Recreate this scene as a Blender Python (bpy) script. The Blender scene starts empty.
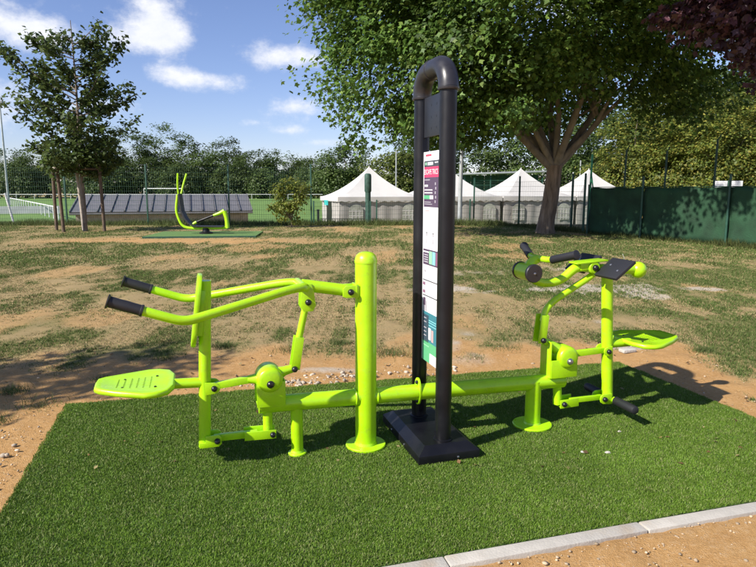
import bpy, bmesh, math, random
import numpy as np
from mathutils import Vector, Matrix

SC = bpy.context.scene
COL = SC.collection
R = math.radians

# ------------------------------------------------------------------ camera
CAM_H, FPX, HOR = 1.6, 612.0, 190.0
PITCH = math.atan((283.5 - HOR) / FPX)
cam = bpy.data.cameras.new('camera')
cam.sensor_width = 36.0
cam.lens = 36.0 * FPX / 756.0
cam.clip_start = 0.05
cam.clip_end = 3000
cam_ob = bpy.data.objects.new('camera', cam)
COL.objects.link(cam_ob)
cam_ob.location = (0, 0, CAM_H)
cam_ob.rotation_euler = (math.pi / 2 - PITCH, 0, 0)
SC.camera = cam_ob

# ------------------------------------------------------------------ light
SUN_EL = 38.5
SUN_AZ = 35.1            # direction the light travels, from +x towards +y
ldir = Vector((math.cos(R(SUN_AZ)) * math.cos(R(SUN_EL)), math.sin(R(SUN_AZ)) * math.cos(R(SUN_EL)), -math.sin(R(SUN_EL))))
sun = bpy.data.lights.new('sun', 'SUN')
sun.energy = 5.0
sun.angle = R(0.53)
sun.color = (1.0, 0.945, 0.86)
sun_ob = bpy.data.objects.new('sun', sun)
COL.objects.link(sun_ob)
sun_ob.location = (-20, -15, 30)
sun_ob.rotation_euler = ldir.to_track_quat('-Z', 'Y').to_euler()

SC.view_settings.view_transform = 'Standard'
SC.view_settings.look = 'None'
SC.view_settings.exposure = 0.64
SC.view_settings.gamma = 1.0
SC.view_settings.use_curve_mapping = False

# ------------------------------------------------------------------ world
world = bpy.data.worlds.new('World')
SC.world = world
world.use_nodes = True
wn, wl = world.node_tree.nodes, world.node_tree.links
bg = wn['Background']
bg.inputs[1].default_value = 0.077
sky = wn.new('ShaderNodeTexSky')
sky.sky_type = 'NISHITA'
sky.sun_disc = False
sky.sun_elevation = R(SUN_EL)
sky.sun_rotation = R(234.9)
sky.altitude = 100
sky.air_density = 1.0
sky.dust_density = 0.15
sky.ozone_density = 3.0


def build_clouds():
    def N(t, **k):
        n = wn.new(t)
        for a, b in k.items():
            setattr(n, a, b)
        return n

    def M(op, a, b=None, c=None):
        n = N('ShaderNodeMath', operation=op)
        for i, v in enumerate((a, b, c)):
            if v is None:
                continue
            if isinstance(v, (int, float)):
                n.inputs[i].default_value = v
            else:
                wl.new(v, n.inputs[i])
        return n.outputs[0]
    tc = N('ShaderNodeTexCoord')
    sep = N('ShaderNodeSeparateXYZ')
    wl.new(tc.outputs['Generated'], sep.inputs[0])
    x, y, z = sep.outputs
    az = M('MULTIPLY', M('ARCTAN2', x, y), 57.29578)
    el = M('MULTIPLY', M('ARCSINE', z), 57.29578)
    # the cloud field repeats every 60 degrees of azimuth
    azm = M('SUBTRACT', M('FLOORED_MODULO', M('ADD', az, 38.0), 60.0), 38.0)

    def noise(scale, detail, rough, off):
        mp = N('ShaderNodeMapping')
        wl.new(tc.outputs['Generated'], mp.inputs[0])
        mp.inputs['Location'].default_value = (off, off * 0.7, 0)
        mp.inputs['Scale'].default_value = (1, 1, 1.5)
        n = N('ShaderNodeTexNoise')
        n.inputs['Scale'].default_value = scale
        n.inputs['Detail'].default_value = detail
        n.inputs['Roughness'].default_value = rough
        wl.new(mp.outputs[0], n.inputs['Vector'])
        return n.outputs[0]
    big = noise(9.0, 4, 0.55, 1.3)
    fine = noise(38.0, 8, 0.66, 4.1)
    # (azimuth, elevation, half width, half height, weight)
    blobs = [(-19.2, 13.9, 2.2, 2.4, .95), (-17.6, 12.4, 1.9, 1.1, .7), (-21.6, 12.0, 2.2, .9, .6), (-15.4, 9.3, 3.4, .85, .9), (-18.0, 9.8, 1.9, .8, .7),
             (-8.4, 11.5, 3.8, 1.0, .9), (-7.7, 7.3, 2.2, 0.85, .8), (-7.9, 5.3, 1.8, .42, .65), (-11.5, 5.9, 1.6, .35, .5),
             (-30.0, 12.6, 2.6, 1.9, .85), (-27.3, 12.0, 2.5, 1.2, .8), (-32.5, 6.5, 4.0, 2.0, .85), (-23.5, 7.0, 2.6, 1.0, .7),
             (-33.6, 16.6, 1.8, 1.2, .8), (-4.5, 4.2, 3.0, .4, .5), (6, 9, 5, 1.3, .8), (16, 15, 4, 2, .8), (-12, 27, 6, 2.5, .9), (8, 36, 8, 4, .9)]
    tot = None
    for a, e, w, h, k in blobs:
        da = M('DIVIDE', M('SUBTRACT', azm, a), w)
        de = M('DIVIDE', M('SUBTRACT', el, e), h)
        d2 = M('ADD', M('MULTIPLY', da, da), M('MULTIPLY', de, de))
        v = M('MULTIPLY', M('EXPONENT', M('MULTIPLY', d2, -0.85)), k)
        tot = v if tot is None else M('ADD', tot, v)
    dens = M('ADD', tot, M('MULTIPLY', M('SUBTRACT', big, 0.5), 1.0))
    dens = M('ADD', dens, M('MULTIPLY', M('SUBTRACT', fine, 0.5), 1.05))
    mr = N('ShaderNodeMapRange', interpolation_type='SMOOTHSTEP')
    wl.new(dens, mr.inputs[0])
    mr.inputs[1].default_value = 0.22
    mr.inputs[2].default_value = 1.12
    mr.inputs[3].default_value = 0.0
    mr.inputs[4].default_value = 0.93
    # thin veil towards the horizon
    mix = N('ShaderNodeMix', data_type='RGBA')
    wl.new(mr.outputs[0], mix.inputs[0])
    tint = N('ShaderNodeMix', data_type='RGBA', blend_type='MULTIPLY')
    tint.inputs[0].default_value = 1
    wl.new(sky.outputs[0], tint.inputs[6])
    tint.inputs[7].default_value = (1.14, 1.06, 1.26, 1)
    wl.new(tint.outputs[2], mix.inputs[6])
    cc = N('ShaderNodeMix', data_type='RGBA')
    wl.new(fine, cc.inputs[0])
    cc.inputs[6].default_value = (7.2, 7.6, 8.6, 1)
    cc.inputs[7].default_value = (9.6, 9.5, 9.6, 1)
    wl.new(cc.outputs[2], mix.inputs[7])
    wl.new(mix.outputs[2], bg.inputs[0])


build_clouds()

# ------------------------------------------------------------------ helpers
MATS = {}


def lin(c):
    return tuple(((v / 255) / 12.92 if v / 255 <= .04045 else ((v / 255 + .055) / 1.055) ** 2.4) for v in c)


def mat(name, color, rough=0.5, metallic=0.0, coat=0.0, var=0.0, vscale=20.0, bump=0.0, bscale=60.0, spec=0.5, attr=False, trans=0.0, dirt=None, zs=1.0):
    m = bpy.data.materials.new(name)
    m.use_nodes = True
    n, l = m.node_tree.nodes, m.node_tree.links
    p = n['Principled BSDF']
    p.inputs['Base Color'].default_value = (*color, 1)
    p.inputs['Roughness'].default_value = rough
    p.inputs['Metallic'].default_value = metallic
    p.inputs['Coat Weight'].default_value = coat
    p.inputs['Specular IOR Level'].default_value = spec
    src = None
    tc0 = n.new('ShaderNodeTexCoord')
    tcm = n.new('ShaderNodeMapping')
    tcm.inputs['Scale'].default_value = (1, 1, zs)
    l.new(tc0.outputs['Object'], tcm.inputs[0])
    if attr:
        a = n.new('ShaderNodeAttribute')
        a.attribute_name = 'col'
        src = a.outputs['Color']
    if var > 0:
        t = n.new('ShaderNodeTexNoise')
        t.inputs['Scale'].default_value = vscale
        t.inputs['Detail'].default_value = 5
        l.new(tcm.outputs[0], t.inputs['Vector'])
        mr = n.new('ShaderNodeMapRange')
        mr.inputs[1].default_value = .3
        mr.inputs[2].default_value = .7
        mr.inputs[3].default_value = 1 - var
        mr.inputs[4].default_value = 1 + var
        l.new(t.outputs[0], mr.inputs[0])
        mx = n.new('ShaderNodeMix')
        mx.data_type = 'RGBA'
        mx.blend_type = 'MULTIPLY'
        mx.inputs[0].default_value = 1
        if src:
            l.new(src, mx.inputs[6])
        else:
            mx.inputs[6].default_value = (*color, 1)
        l.new(mr.outputs[0], mx.inputs[7])
        src = mx.outputs[2]
        if rough < .6:
            mr2 = n.new('ShaderNodeMapRange')
            mr2.inputs[1].default_value = .3
            mr2.inputs[2].default_value = .7
            mr2.inputs[3].default_value = rough * .8
            mr2.inputs[4].default_value = rough * 1.3
            l.new(t.outputs[0], mr2.inputs[0])
            l.new(mr2.outputs[0], p.inputs['Roughness'])
    if dirt:
        t = n.new('ShaderNodeTexNoise')
        t.inputs['Scale'].default_value = dirt[1]
        t.inputs['Detail'].default_value = 8
        t.inputs['Roughness'].default_value = .7
        l.new(tcm.outputs[0], t.inputs['Vector'])
        mr = n.new('ShaderNodeMapRange')
        mr.inputs[1].default_value = .52
        mr.inputs[2].default_value = .75
        mr.inputs[4].default_value = dirt[2]
        l.new(t.outputs[0], mr.inputs[0])
        mx = n.new('ShaderNodeMix')
        mx.data_type = 'RGBA'
        l.new(mr.outputs[0], mx.inputs[0])
        if src:
            l.new(src, mx.inputs[6])
        else:
            mx.inputs[6].default_value = (*color, 1)
        mx.inputs[7].default_value = (*dirt[0], 1)
        src = mx.outputs[2]
    if src:
        l.new(src, p.inputs['Base Color'])
    if bump > 0:
        t = n.new('ShaderNodeTexNoise')
        t.inputs['Scale'].default_value = bscale
        t.inputs['Detail'].default_value = 6
        l.new(tcm.outputs[0], t.inputs['Vector'])
        b = n.new('ShaderNodeBump')
        b.inputs['Strength'].default_value = bump
        b.inputs['Distance'].default_value = .02
        l.new(t.outputs[0], b.inputs['Height'])
        l.new(b.outputs[0], p.inputs['Normal'])
    if trans > 0:
        tr = n.new('ShaderNodeBsdfTranslucent')
        if src:
            l.new(src, tr.inputs[0])
        else:
            tr.inputs[0].default_value = (*color, 1)
        ms = n.new('ShaderNodeMixShader')
        ms.inputs[0].default_value = trans
        l.new(p.outputs[0], ms.inputs[1])
        l.new(tr.outputs[0], ms.inputs[2])
        l.new(ms.outputs[0], n['Material Output'].inputs[0])
    MATS[name] = m
    return m


LIME = mat('lime_paint', (.40, .72, .006), .32, coat=.2, var=.07, vscale=9, bump=.06, bscale=150, dirt=((.26, .32, .07), 30, .38))
BLACK = mat('black_powder_coat', (.0055, .0055, .0075), .38, var=.15, vscale=7, bump=.04, bscale=400, dirt=((.03, .026, .022), 5, .22), spec=.4)
PLASTIC = mat('black_plastic', (.024, .023, .027), .33, var=.1, vscale=20)
RUBBER = mat('black_rubber', (.016, .016, .019), .55, bump=.15, bscale=250)
KNOB = mat('knob_black', (.012, .012, .014), .3)
BOLT = mat('zinc_bolt', (.35, .35, .37), .35, metallic=.9)
HOLE_SHADE = mat('shaded_lime_hole', (.10, .19, .004), .8)  # lime darkened in its colour to stand for shade inside the drain holes
CONC = mat('concrete', (.42, .39, .34), .9, var=.08, vscale=14, bump=.18, bscale=90, dirt=((.40, .31, .21), 4, .7))
WOODP = mat('weathered_wood', (.11, .075, .05), .85, var=.3, vscale=6, bump=.4, bscale=30)
WOODL = mat('pale_wood', (.36, .31, .26), .85, var=.25, vscale=6, bump=.4, bscale=30)
BARK = mat('bark', (.17, .135, .105), .95, var=.35, vscale=5, bump=1.0, bscale=14)
BARKL = mat('brown_bark', (.20, .145, .10), .95, var=.5, vscale=9, bump=1.0, bscale=22, zs=.22, dirt=((.30, .27, .22), 5, .6))
BARKP = mat('pale_patchy_bark', (.21, .18, .14), .95, var=.35, vscale=6, bump=.9, bscale=16, zs=.5, dirt=((.075, .055, .038), 3.0, .95))
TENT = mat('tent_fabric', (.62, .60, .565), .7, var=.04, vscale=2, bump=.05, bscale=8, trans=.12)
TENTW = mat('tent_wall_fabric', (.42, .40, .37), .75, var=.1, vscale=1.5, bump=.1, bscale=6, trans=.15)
TENTP = mat('tent_window', (.38, .39, .33), .25, var=.3, vscale=3)
GREENP = mat('fence_green_paint', (.018, .07, .045), .5, var=.2, vscale=6)
WIRE = mat('fence_wire_green', (.03, .07, .045), .5)
SCREEN = mat('green_privacy_screen', (.016, .060, .026), .8, var=.35, vscale=2.2, bump=.5, bscale=30, trans=.1)
ROOFM = mat('dark_metal_roof', (.14, .135, .135), .42, var=.15, vscale=2, metallic=.0)
WALLR = mat('render_wall', (.36, .31, .25), .95, var=.25, vscale=3, bump=.3)
WHITE = mat('white_paint', (.66, .66, .65), .45, var=.05, vscale=5)
GALV = mat('galvanised_pole', (.38, .40, .40), .5, var=.12, vscale=4, metallic=.3)
PGREEN = mat('pole_green', (.035, .085, .062), .6, var=.35, vscale=7, bump=.2, bscale=40)
TEAL = mat('teal_print', (.03, .42, .40), .5)
STONE = mat('pale_stone', (.46, .43, .38), .9, var=.12, vscale=20, bump=.3, bscale=40)
LEAFM = mat('leaf_maple', (.06, .11, .02), .5, attr=True, trans=.44, spec=.3)
LEAFP = mat('leaf_purple', (.04, .02, .03), .42, attr=True, trans=.2, spec=.5)
GRASSM = mat('grass_blade', (.06, .11, .02), .6, attr=True, trans=.3, spec=.12)
TURFM = mat('turf_blade', (.05, .13, .02), .5, attr=True, trans=.15, spec=.18)


class MB:
    """collects shapes, build() links them as one mesh object"""

    def __init__(s):
        s.v, s.f = [], []

    def add(s, vs, fs):
        o = len(s.v)
        s.v += [tuple(p) for p in vs]
        s.f += [tuple(i + o for i in f) for f in fs]
        return s

    def box(s, c, size, rot=None):
        hx, hy, hz = size[0] / 2, size[1] / 2, size[2] / 2
        vs = [Vector((x, y, z)) for x in (-hx, hx) for y in (-hy, hy) for z in (-hz, hz)]
        if rot is not None:
            m = rot if isinstance(rot, Matrix) else Matrix.Rotation(rot, 3, 'Z')
            vs = [m @ v for v in vs]
        c = Vector(c)
        return s.add([v + c for v in vs], [(0, 1, 3, 2), (4, 6, 7, 5), (0, 4, 5, 1), (2, 3, 7, 6), (0, 2, 6, 4), (1, 5, 7, 3)])

    def tube(s, pts, rad, seg=16, caps=True, smooth=0):
        pts = [Vector(p) for p in pts]
        rads = list(rad) if hasattr(rad, '__len__') else [rad] * len(pts)
        for _ in range(smooth):
            np_, nr = [pts[0]], [rads[0]]
            for i in range(len(pts) - 1):
                a, b = pts[i], pts[i + 1]
                np_ += [a * .75 + b * .25, a * .25 + b * .75]
                nr += [rads[i] * .75 + rads[i + 1] * .25, rads[i] * .25 + rads[i + 1] * .75]
            np_.append(pts[-1])
            nr.append(rads[-1])
            pts, rads = np_, nr
        vs, fs = [], []
        t = (pts[1] - pts[0]).normalized()
        up = Vector((0, 0, 1)) if abs(t.z) < .9 else Vector((1, 0, 0))
        u = t.cross(up).normalized()
        for i, p in enumerate(pts):
            if i == 0:
                t2 = pts[1] - pts[0]
            elif i == len(pts) - 1:
                t2 = pts[-1] - pts[-2]
            else:
                t2 = (pts[i + 1] - p).normalized() + (p - pts[i - 1]).normalized()
            t2.normalize()
            u = (u - t2 * u.dot(t2)).normalized()
            w = t2.cross(u)
            for k in range(seg):
                a = 2 * math.pi * k / seg
                vs.append(p + (u * math.cos(a) + w * math.sin(a)) * rads[i])
        for i in range(len(pts) - 1):
            for k in range(seg):
                k2 = (k + 1) % seg
                fs.append((i * seg + k, i * seg + k2, (i + 1) * seg + k2, (i + 1) * seg + k))
        if caps:
            fs.append(tuple(range(seg - 1, -1, -1)))
            fs.append(tuple((len(pts) - 1) * seg + k for k in range(seg)))
        return s.add(vs, fs)

    def lathe(s, base, axis, prof, seg=24):
        """prof: (radius, distance along axis)"""
        ax = Vector(axis).normalized()
        base = Vector(base)
        up = Vector((0, 0, 1)) if abs(ax.z) < .9 else Vector((1, 0, 0))
        u = ax.cross(up).normalized()
        w = ax.cross(u)
        vs, fs = [], []
        for r, d in prof:
            for k in range(seg):
                a = 2 * math.pi * k / seg
                vs.append(base + ax * d + (u * math.cos(a) + w * math.sin(a)) * max(r, 1e-4))
        for i in range(len(prof) - 1):
            for k in range(seg):
                k2 = (k + 1) % seg
                fs.append((i * seg + k, i * seg + k2, (i + 1) * seg + k2, (i + 1) * seg + k))
        fs.append(tuple(range(seg - 1, -1, -1)))
        fs.append(tuple((len(prof) - 1) * seg + k for k in range(seg)))
        return s.add(vs, fs)

    def ball(s, c, r, seg=20, rings=10, axis=(0, 0, 1), sq=1.0):
        prof = [(r * math.sin(math.pi * i / rings), -r * sq * math.cos(math.pi * i / rings)) for i in range(rings + 1)]
        return s.lathe(c, axis, prof, seg)

    def prism(s, outline, ax_u, ax_v, ax_n, origin, thick):
        """outline 2D in (u,v), extruded +-thick/2 along n"""
        o, u, v, n = Vector(origin), Vector(ax_u), Vector(ax_v), Vector(ax_n)
        k = len(outline)
        vs = [o + u * a + v * b - n * thick / 2 for a, b in outline] + [o + u * a + v * b + n * thick / 2 for a, b in outline]
        fs = [tuple(range(k - 1, -1, -1)), tuple(range(k, 2 * k))]
        fs += [(i, (i + 1) % k, k + (i + 1) % k, k + i) for i in range(k)]
        return s.add(vs, fs)

    def build(s, name, m, parent=None, bevel=0.0, smooth=True, loc=None, angle=38):
        me = bpy.data.meshes.new(name)
        me.from_pydata(s.v, [], s.f)
        bm = bmesh.new()
        bm.from_mesh(me)
        bmesh.ops.recalc_face_normals(bm, faces=bm.faces)
        if bevel > 0:
            es = [e for e in bm.edges if len(e.link_faces) == 2 and e.calc_face_angle(0) > R(40)]
            bmesh.ops.bevel(bm, geom=es, offset=bevel, segments=2, profile=.6, affect='EDGES', clamp_overlap=True)
        bm.to_mesh(me)
        bm.free()
        me.materials.append(m)
        if smooth:
            me.polygons.foreach_set('use_smooth', np.ones(len(me.polygons), bool))
            me.set_sharp_from_angle(angle=R(angle))
        ob = bpy.data.objects.new(name, me)
        COL.objects.link(ob)
        if parent:
            ob.parent = parent
        if loc:
            ob.location = loc
        return ob


def tag(o, label=None, cat=None, group=None, kind=None):
    if label:
        o['label'] = label
    if cat:
        o['category'] = cat
    if group:
        o['group'] = group
    if kind:
        o['kind'] = kind
    return o


def empty(name, loc, rz=0):
    o = bpy.data.objects.new(name, None)
    COL.objects.link(o)
    o.empty_display_size = .2
    o.location = loc
    o.rotation_euler = (0, 0, rz)
    return o


def npmesh(name, verts, faces, m, parent=None, col=None, loc=None, smooth=False):
    """fast mesh from numpy; faces (n,k) of one size; col (nverts,3)"""
    me = bpy.data.meshes.new(name)
    n, k = faces.shape
    me.vertices.add(len(verts))
    me.vertices.foreach_set('co', np.ascontiguousarray(verts, dtype=np.float32).ravel())
    me.loops.add(n * k)
    me.loops.foreach_set('vertex_index', np.ascontiguousarray(faces, dtype=np.int32).ravel())
    me.polygons.add(n)
    me.polygons.foreach_set('loop_start', np.arange(0, n * k, k, dtype=np.int32))
    me.polygons.foreach_set('loop_total', np.full(n, k, dtype=np.int32))
    me.update(calc_edges=True)
    if smooth:
        me.polygons.foreach_set('use_smooth', np.ones(n, bool))
    if col is not None:
        a = me.color_attributes.new('col', 'FLOAT_COLOR', 'POINT')
        c4 = np.ones((len(verts), 4), np.float32)
        c4[:, :3] = col
        a.data.foreach_set('color', c4.ravel())
    me.materials.append(m)
    ob = bpy.data.objects.new(name, me)
    COL.objects.link(ob)
    if parent:
        ob.parent = parent
    if loc:
        ob.location = loc
    return ob


def vnoise(x, y, seed=0):
    def h(i, j):
        n = (i * 374761393 + j * 668265263 + seed * 1442695041) & 0x7fffffff
        n = ((n ^ (n >> 13)) * 1274126177) & 0x7fffffff
        return ((n ^ (n >> 16)) & 0xffff) / 65535.0
    xi, yi = np.floor(x).astype(np.int64), np.floor(y).astype(np.int64)
    fx, fy = x - xi, y - yi
    fx, fy = fx * fx * (3 - 2 * fx), fy * fy * (3 - 2 * fy)
    a, b, c, d = h(xi, yi), h(xi + 1, yi), h(xi, yi + 1), h(xi + 1, yi + 1)
    return (a * (1 - fx) + b * fx) * (1 - fy) + (c * (1 - fx) + d * fx) * fy


def fbm(x, y, seed=0, octv=4):
    t, amp, f, s = 0, .5, 1, 0
    for k in range(octv):
        t = t + amp * vnoise(x * f + 17.3 * k, y * f - 9.1 * k, seed + k)
        s += amp
        amp *= .5
        f *= 2.03
    return t / s


def sstep(a, b, x):
    t = np.clip((x - a) / (b - a), 0, 1)
    return t * t * (3 - 2 * t)


def W(px, Y, z=1.0):
    """world x of a sight line at depth Y"""
    return (px - 378) / FPX * (math.cos(PITCH) * Y + math.sin(PITCH) * (CAM_H - z))


# ------------------------------------------------------------------ local frame of the fitness area
A = R(16.6)
O = Vector((-.0822, 3.6698, 0))
CA, SA = math.cos(A), math.sin(A)


def to_loc(x, y):
    dx, dy = x - O.x, y - O.y
    return dx * CA + dy * SA, -dx * SA + dy * CA


def to_world(lx, ly, z=0):
    return (O.x + lx * CA - ly * SA, O.y + lx * SA + ly * CA, z)


TURF = [(-1.955, -1.225), (2.752, -1.275), (2.757, 1.115), (-1.945, 1.34)]


def turf_back(lx):
    return 1.36 + (lx + 1.965) / (2.78 + 1.965) * (1.13 - 1.36)


def turf_front(lx):
    return -1.225 + (lx + 1.975) / (2.77 + 1.975) * (-.05)


def turf_dist(x, y):
    """signed distance outside the turf (rough)"""
    lx, ly = to_loc(x, y)
    dx = np.maximum(-1.97 - lx, lx - 2.775)
    dy = np.maximum(turf_front(lx) - ly, ly - turf_back(lx))
    return np.maximum(dx, dy), lx, ly


YK = [(-30, 0), (29.3, 0), (32.5, -1.0), (34, -1.05), (160, -.35), (700, -.35)]


def gz(y):
    return np.interp(y, [k[0] for k in YK], [k[1] for k in YK])


def cover(x, y):
    """how green, how bare, how pale the ground is"""
    d, lx, ly = turf_dist(x, y)
    n1 = fbm(x * .8, y * .36, 3, 5)
    n2 = fbm(x * 2.8, y * 1.5, 11, 4)
    g = n1 * .5 + n2 * .5 + .055 * sstep(.5, 3.5, x) + .03 * sstep(12, 22, y) - .02 * sstep(-1, -4, x)
    green = .16 + .84 * sstep(.38, .60, g)
    # bare band round the turf, wider behind it, narrower on the right
    wid = np.where(ly > 0, 1.35, .9) - .45 * sstep(1.2, 2.6, lx)
    band = 1 - sstep(wid * .72, wid * 1.25, d + (n2 - .5) * 1.5)
    front = sstep(.1, -.4, ly - turf_front(lx))
    bare = np.maximum(band, front)
    bare = np.maximum(bare, sstep(.40, .30, fbm(x * .8 + 5, y * .4, 21, 4)) * .5)
    # worn strip near the rear pad
    bare = np.maximum(bare, sstep(1.5, .4, np.abs(y - 19.6 - (n2 - .5) * 2.5)) * sstep(-12, -9, x) * sstep(-1.0, -4.5, x) * .9)
    green = green * (1 - bare)
    pale = sstep(.62, .70, fbm(x * 1.1 + 31, y * .8, 41, 4)) * sstep(.2, .9, x) * sstep(14, 9, y) * sstep(5.2, 6.2, y)
    pale = np.maximum(pale, np.exp(-(((x - 2.55) / .5) ** 2 + ((y - 8.4) / .5) ** 2)) * .0)
    for (px, py, sx, sy) in ((4.1, 9.35, .55, .45), (5.4, 9.9, .5, .3), (4.3, 12.6, 1.0, .8), (-.35, 5.35, .45, .16)):
        pale = np.maximum(pale, sstep(.75, .15, ((x - px) / sx) ** 2 + ((y - py) / sy) ** 2 + (n2 - .5) * 1.2) * .9)
    return green, bare, pale


# ------------------------------------------------------------------ ground sheet
def ground_material():
    m = bpy.data.materials.new('ground_dry_lawn')
    m.use_nodes = True
    n, l = m.node_tree.nodes, m.node_tree.links
    p = n['Principled BSDF']
    p.inputs['Roughness'].default_value = .95
    p.inputs['Specular IOR Level'].default_value = .15
    a = n.new('ShaderNodeAttribute')
    a.attribute_name = 'col'
    sp = n.new('ShaderNodeSeparateColor')
    l.new(a.outputs['Color'], sp.inputs[0])
    tc = n.new('ShaderNodeTexCoord')

    def noise(sc, det=6, ro=.6):
        t = n.new('ShaderNodeTexNoise')
        t.inputs['Scale'].default_value = sc
        t.inputs['Detail'].default_value = det
        t.inputs['Roughness'].default_value = ro
        l.new(tc.outputs['Object'], t.inputs['Vector'])
        return t.outputs[0]

    def ramp(f, stops):
        r = n.new('ShaderNodeValToRGB')
        e = r.color_ramp.elements
        while len(e) < len(stops):
            e.new(.5)
        for i, (pos, c) in enumerate(stops):
            e[i].position = pos
            e[i].color = (*c, 1)
        l.new(f, r.inputs[0])
        return r.outputs[0]

    def mix(f, c1, c2):
        x = n.new('ShaderNodeMix')
        x.data_type = 'RGBA'
        l.new(f, x.inputs[0])
        l.new(c1, x.inputs[6])
        l.new(c2, x.inputs[7])
        return x.outputs[2]
    n_f = noise(38, 8, .75)
    n_m = noise(4.5, 7, .65)
    n_c = noise(140, 4, .7)
    dirt = ramp(n_f, [(.25, (.34, .175, .062)), (.5, (.52, .295, .112)), (.75, (.66, .42, .19))])
    dirt2 = ramp(n_m, [(.3, (.44, .235, .082)), (.7, (.62, .375, .155))])
    mxd = n.new('ShaderNodeMix')
    mxd.data_type = 'RGBA'
    mxd.inputs[0].default_value = .45
    l.new(dirt, mxd.inputs[6])
    l.new(dirt2, mxd.inputs[7])
    dry = ramp(n_c, [(.3, (.25, .19, .095)), (.5, (.385, .295, .150)), (.75, (.54, .42, .235))])
    half = n.new('ShaderNodeMath')
    half.operation = 'MULTIPLY'
    half.inputs[1].default_value = .4
    l.new(n_m, half.inputs[0])
    dry2 = mix(half.outputs[0], dry, mxd.outputs[2])
    grn = ramp(n_c, [(.3, (.14, .13, .045)), (.55, (.235, .212, .080)), (.8, (.36, .305, .135))])

    def edge(ch, amt):
        mm = n.new('ShaderNodeMath')
        mm.operation = 'MULTIPLY_ADD'
        l.new(n_f, mm.inputs[0])
        mm.inputs[1].default_value = amt
        s2 = n.new('ShaderNodeMath')
        s2.operation = 'SUBTRACT'
        l.new(sp.outputs[ch], s2.inputs[0])
        s2.inputs[1].default_value = amt * .5
        l.new(s2.outputs[0], mm.inputs[2])
        mm.use_clamp = True
        return mm.outputs[0]
    c = mix(edge(0, .7), dry2, grn)
    c = mix(edge(1, .7), c, mxd.outputs[2])
    pale = ramp(n_f, [(.3, (.40, .33, .24)), (.7, (.66, .59, .49))])
    c = mix(edge(2, 1.0), c, pale)
    l.new(c, p.inputs['Base Color'])
    b = n.new('ShaderNodeBump')
    b.inputs['Strength'].default_value = .65
    b.inputs['Distance'].default_value = .03
    hh = n.new('ShaderNodeMath')
    hh.operation = 'ADD'
    l.new(n_f, hh.inputs[0])
    l.new(n_c, hh.inputs[1])
    l.new(hh.outputs[0], b.inputs['Height'])
    l.new(b.outputs[0], p.inputs['Normal'])
    return m


def axis_knots(lo, hi, d, far_lo, far_hi, g=1.13):
    a = list(np.arange(lo, hi, d))
    s, v = d, a[-1]
    while v < far_hi:
        s *= g
        v += s
        a.append(v)
    s, v = d, a[0]
    while v > far_lo:
        s *= g
        v -= s
        a.insert(0, v)
    return a


def build_ground():
    gx = np.array(axis_knots(-6.0, 7.0, .05, -500, 500, 1.09))
    gy = axis_knots(2.0, 11.0, .05, -40, 690, 1.075)
    gy = np.array(sorted(set(gy + [k[0] for k in YK[1:-1]])))
    X, Y = np.meshgrid(gx, gy)
    g, b, p = cover(X, Y)
    d, lx, ly = turf_dist(X, Y)
    out = sstep(-.02, .25, d)
    near = sstep(30, 10, Y)
    Z = gz(Y) + out * near * ((fbm(X * 1.2, Y * 1.2, 51, 3) - .5) * .05 + (fbm(X * 8, Y * 8, 61, 3) - .5) * .034) - .012
    # sandy soil pushed up against the front kerb
    fr = sstep(-.075, -.105, ly - turf_front(lx)) * sstep(-2.3, -1.9, lx)
    Z += fr * (.013 + .016 * fbm(X * 5, Y * 5, 91, 3))
    V = np.stack([X, Y, Z], -1).reshape(-1, 3)
    ny, nx = X.shape
    i = np.arange(ny * nx).reshape(ny, nx)
    F = np.stack([i[:-1, :-1], i[:-1, 1:], i[1:, 1:], i[1:, :-1]], -1).reshape(-1, 4)
    C = np.stack([g, b, p], -1).reshape(-1, 3)
    o = npmesh('ground', V, F, ground_material(), col=C, smooth=True)
    tag(o, 'dry patchy lawn and bare sandy soil', kind='structure')
    del o['label']
    return o


build_ground()

FIELD = mat('football_field_grass', (.11, .20, .035), .9, var=.18, vscale=.25, bump=.3, bscale=8)


def build_field():
    vs, fs = [], []
    ys = [38, 60, 100, 140, 160, 175]
    for y in ys:
        vs += [(-170, y, gz(y) + .03), (22, y, gz(y) + .03)]
    fs = [(2 * i, 2 * i + 1, 2 * i + 3, 2 * i + 2) for i in range(len(ys) - 1)]
    o = MB().add(vs, fs).build('football_field', FIELD, smooth=False)
    o['kind'] = 'structure'


build_field()

# ------------------------------------------------------------------ artificial turf
TURFB = mat('turf_backing', (.065, .125, .02), .9, var=.35, vscale=30, bump=.6, bscale=120)


def in_turf(lx, ly):
    return (lx > -1.97) & (lx < 2.772) & (ly < turf_back(lx)) & (ly > turf_front(lx))


turf_root = empty('artificial_turf', (O.x, O.y, 0), A)
turf_root['kind'] = 'structure'
tb = MB()
tb.prism(TURF, (1, 0, 0), (0, 1, 0), (0, 0, 1), (0, 0, 0.0), .024)
tb.build('turf_backing', TURFB, turf_root, smooth=False)


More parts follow.
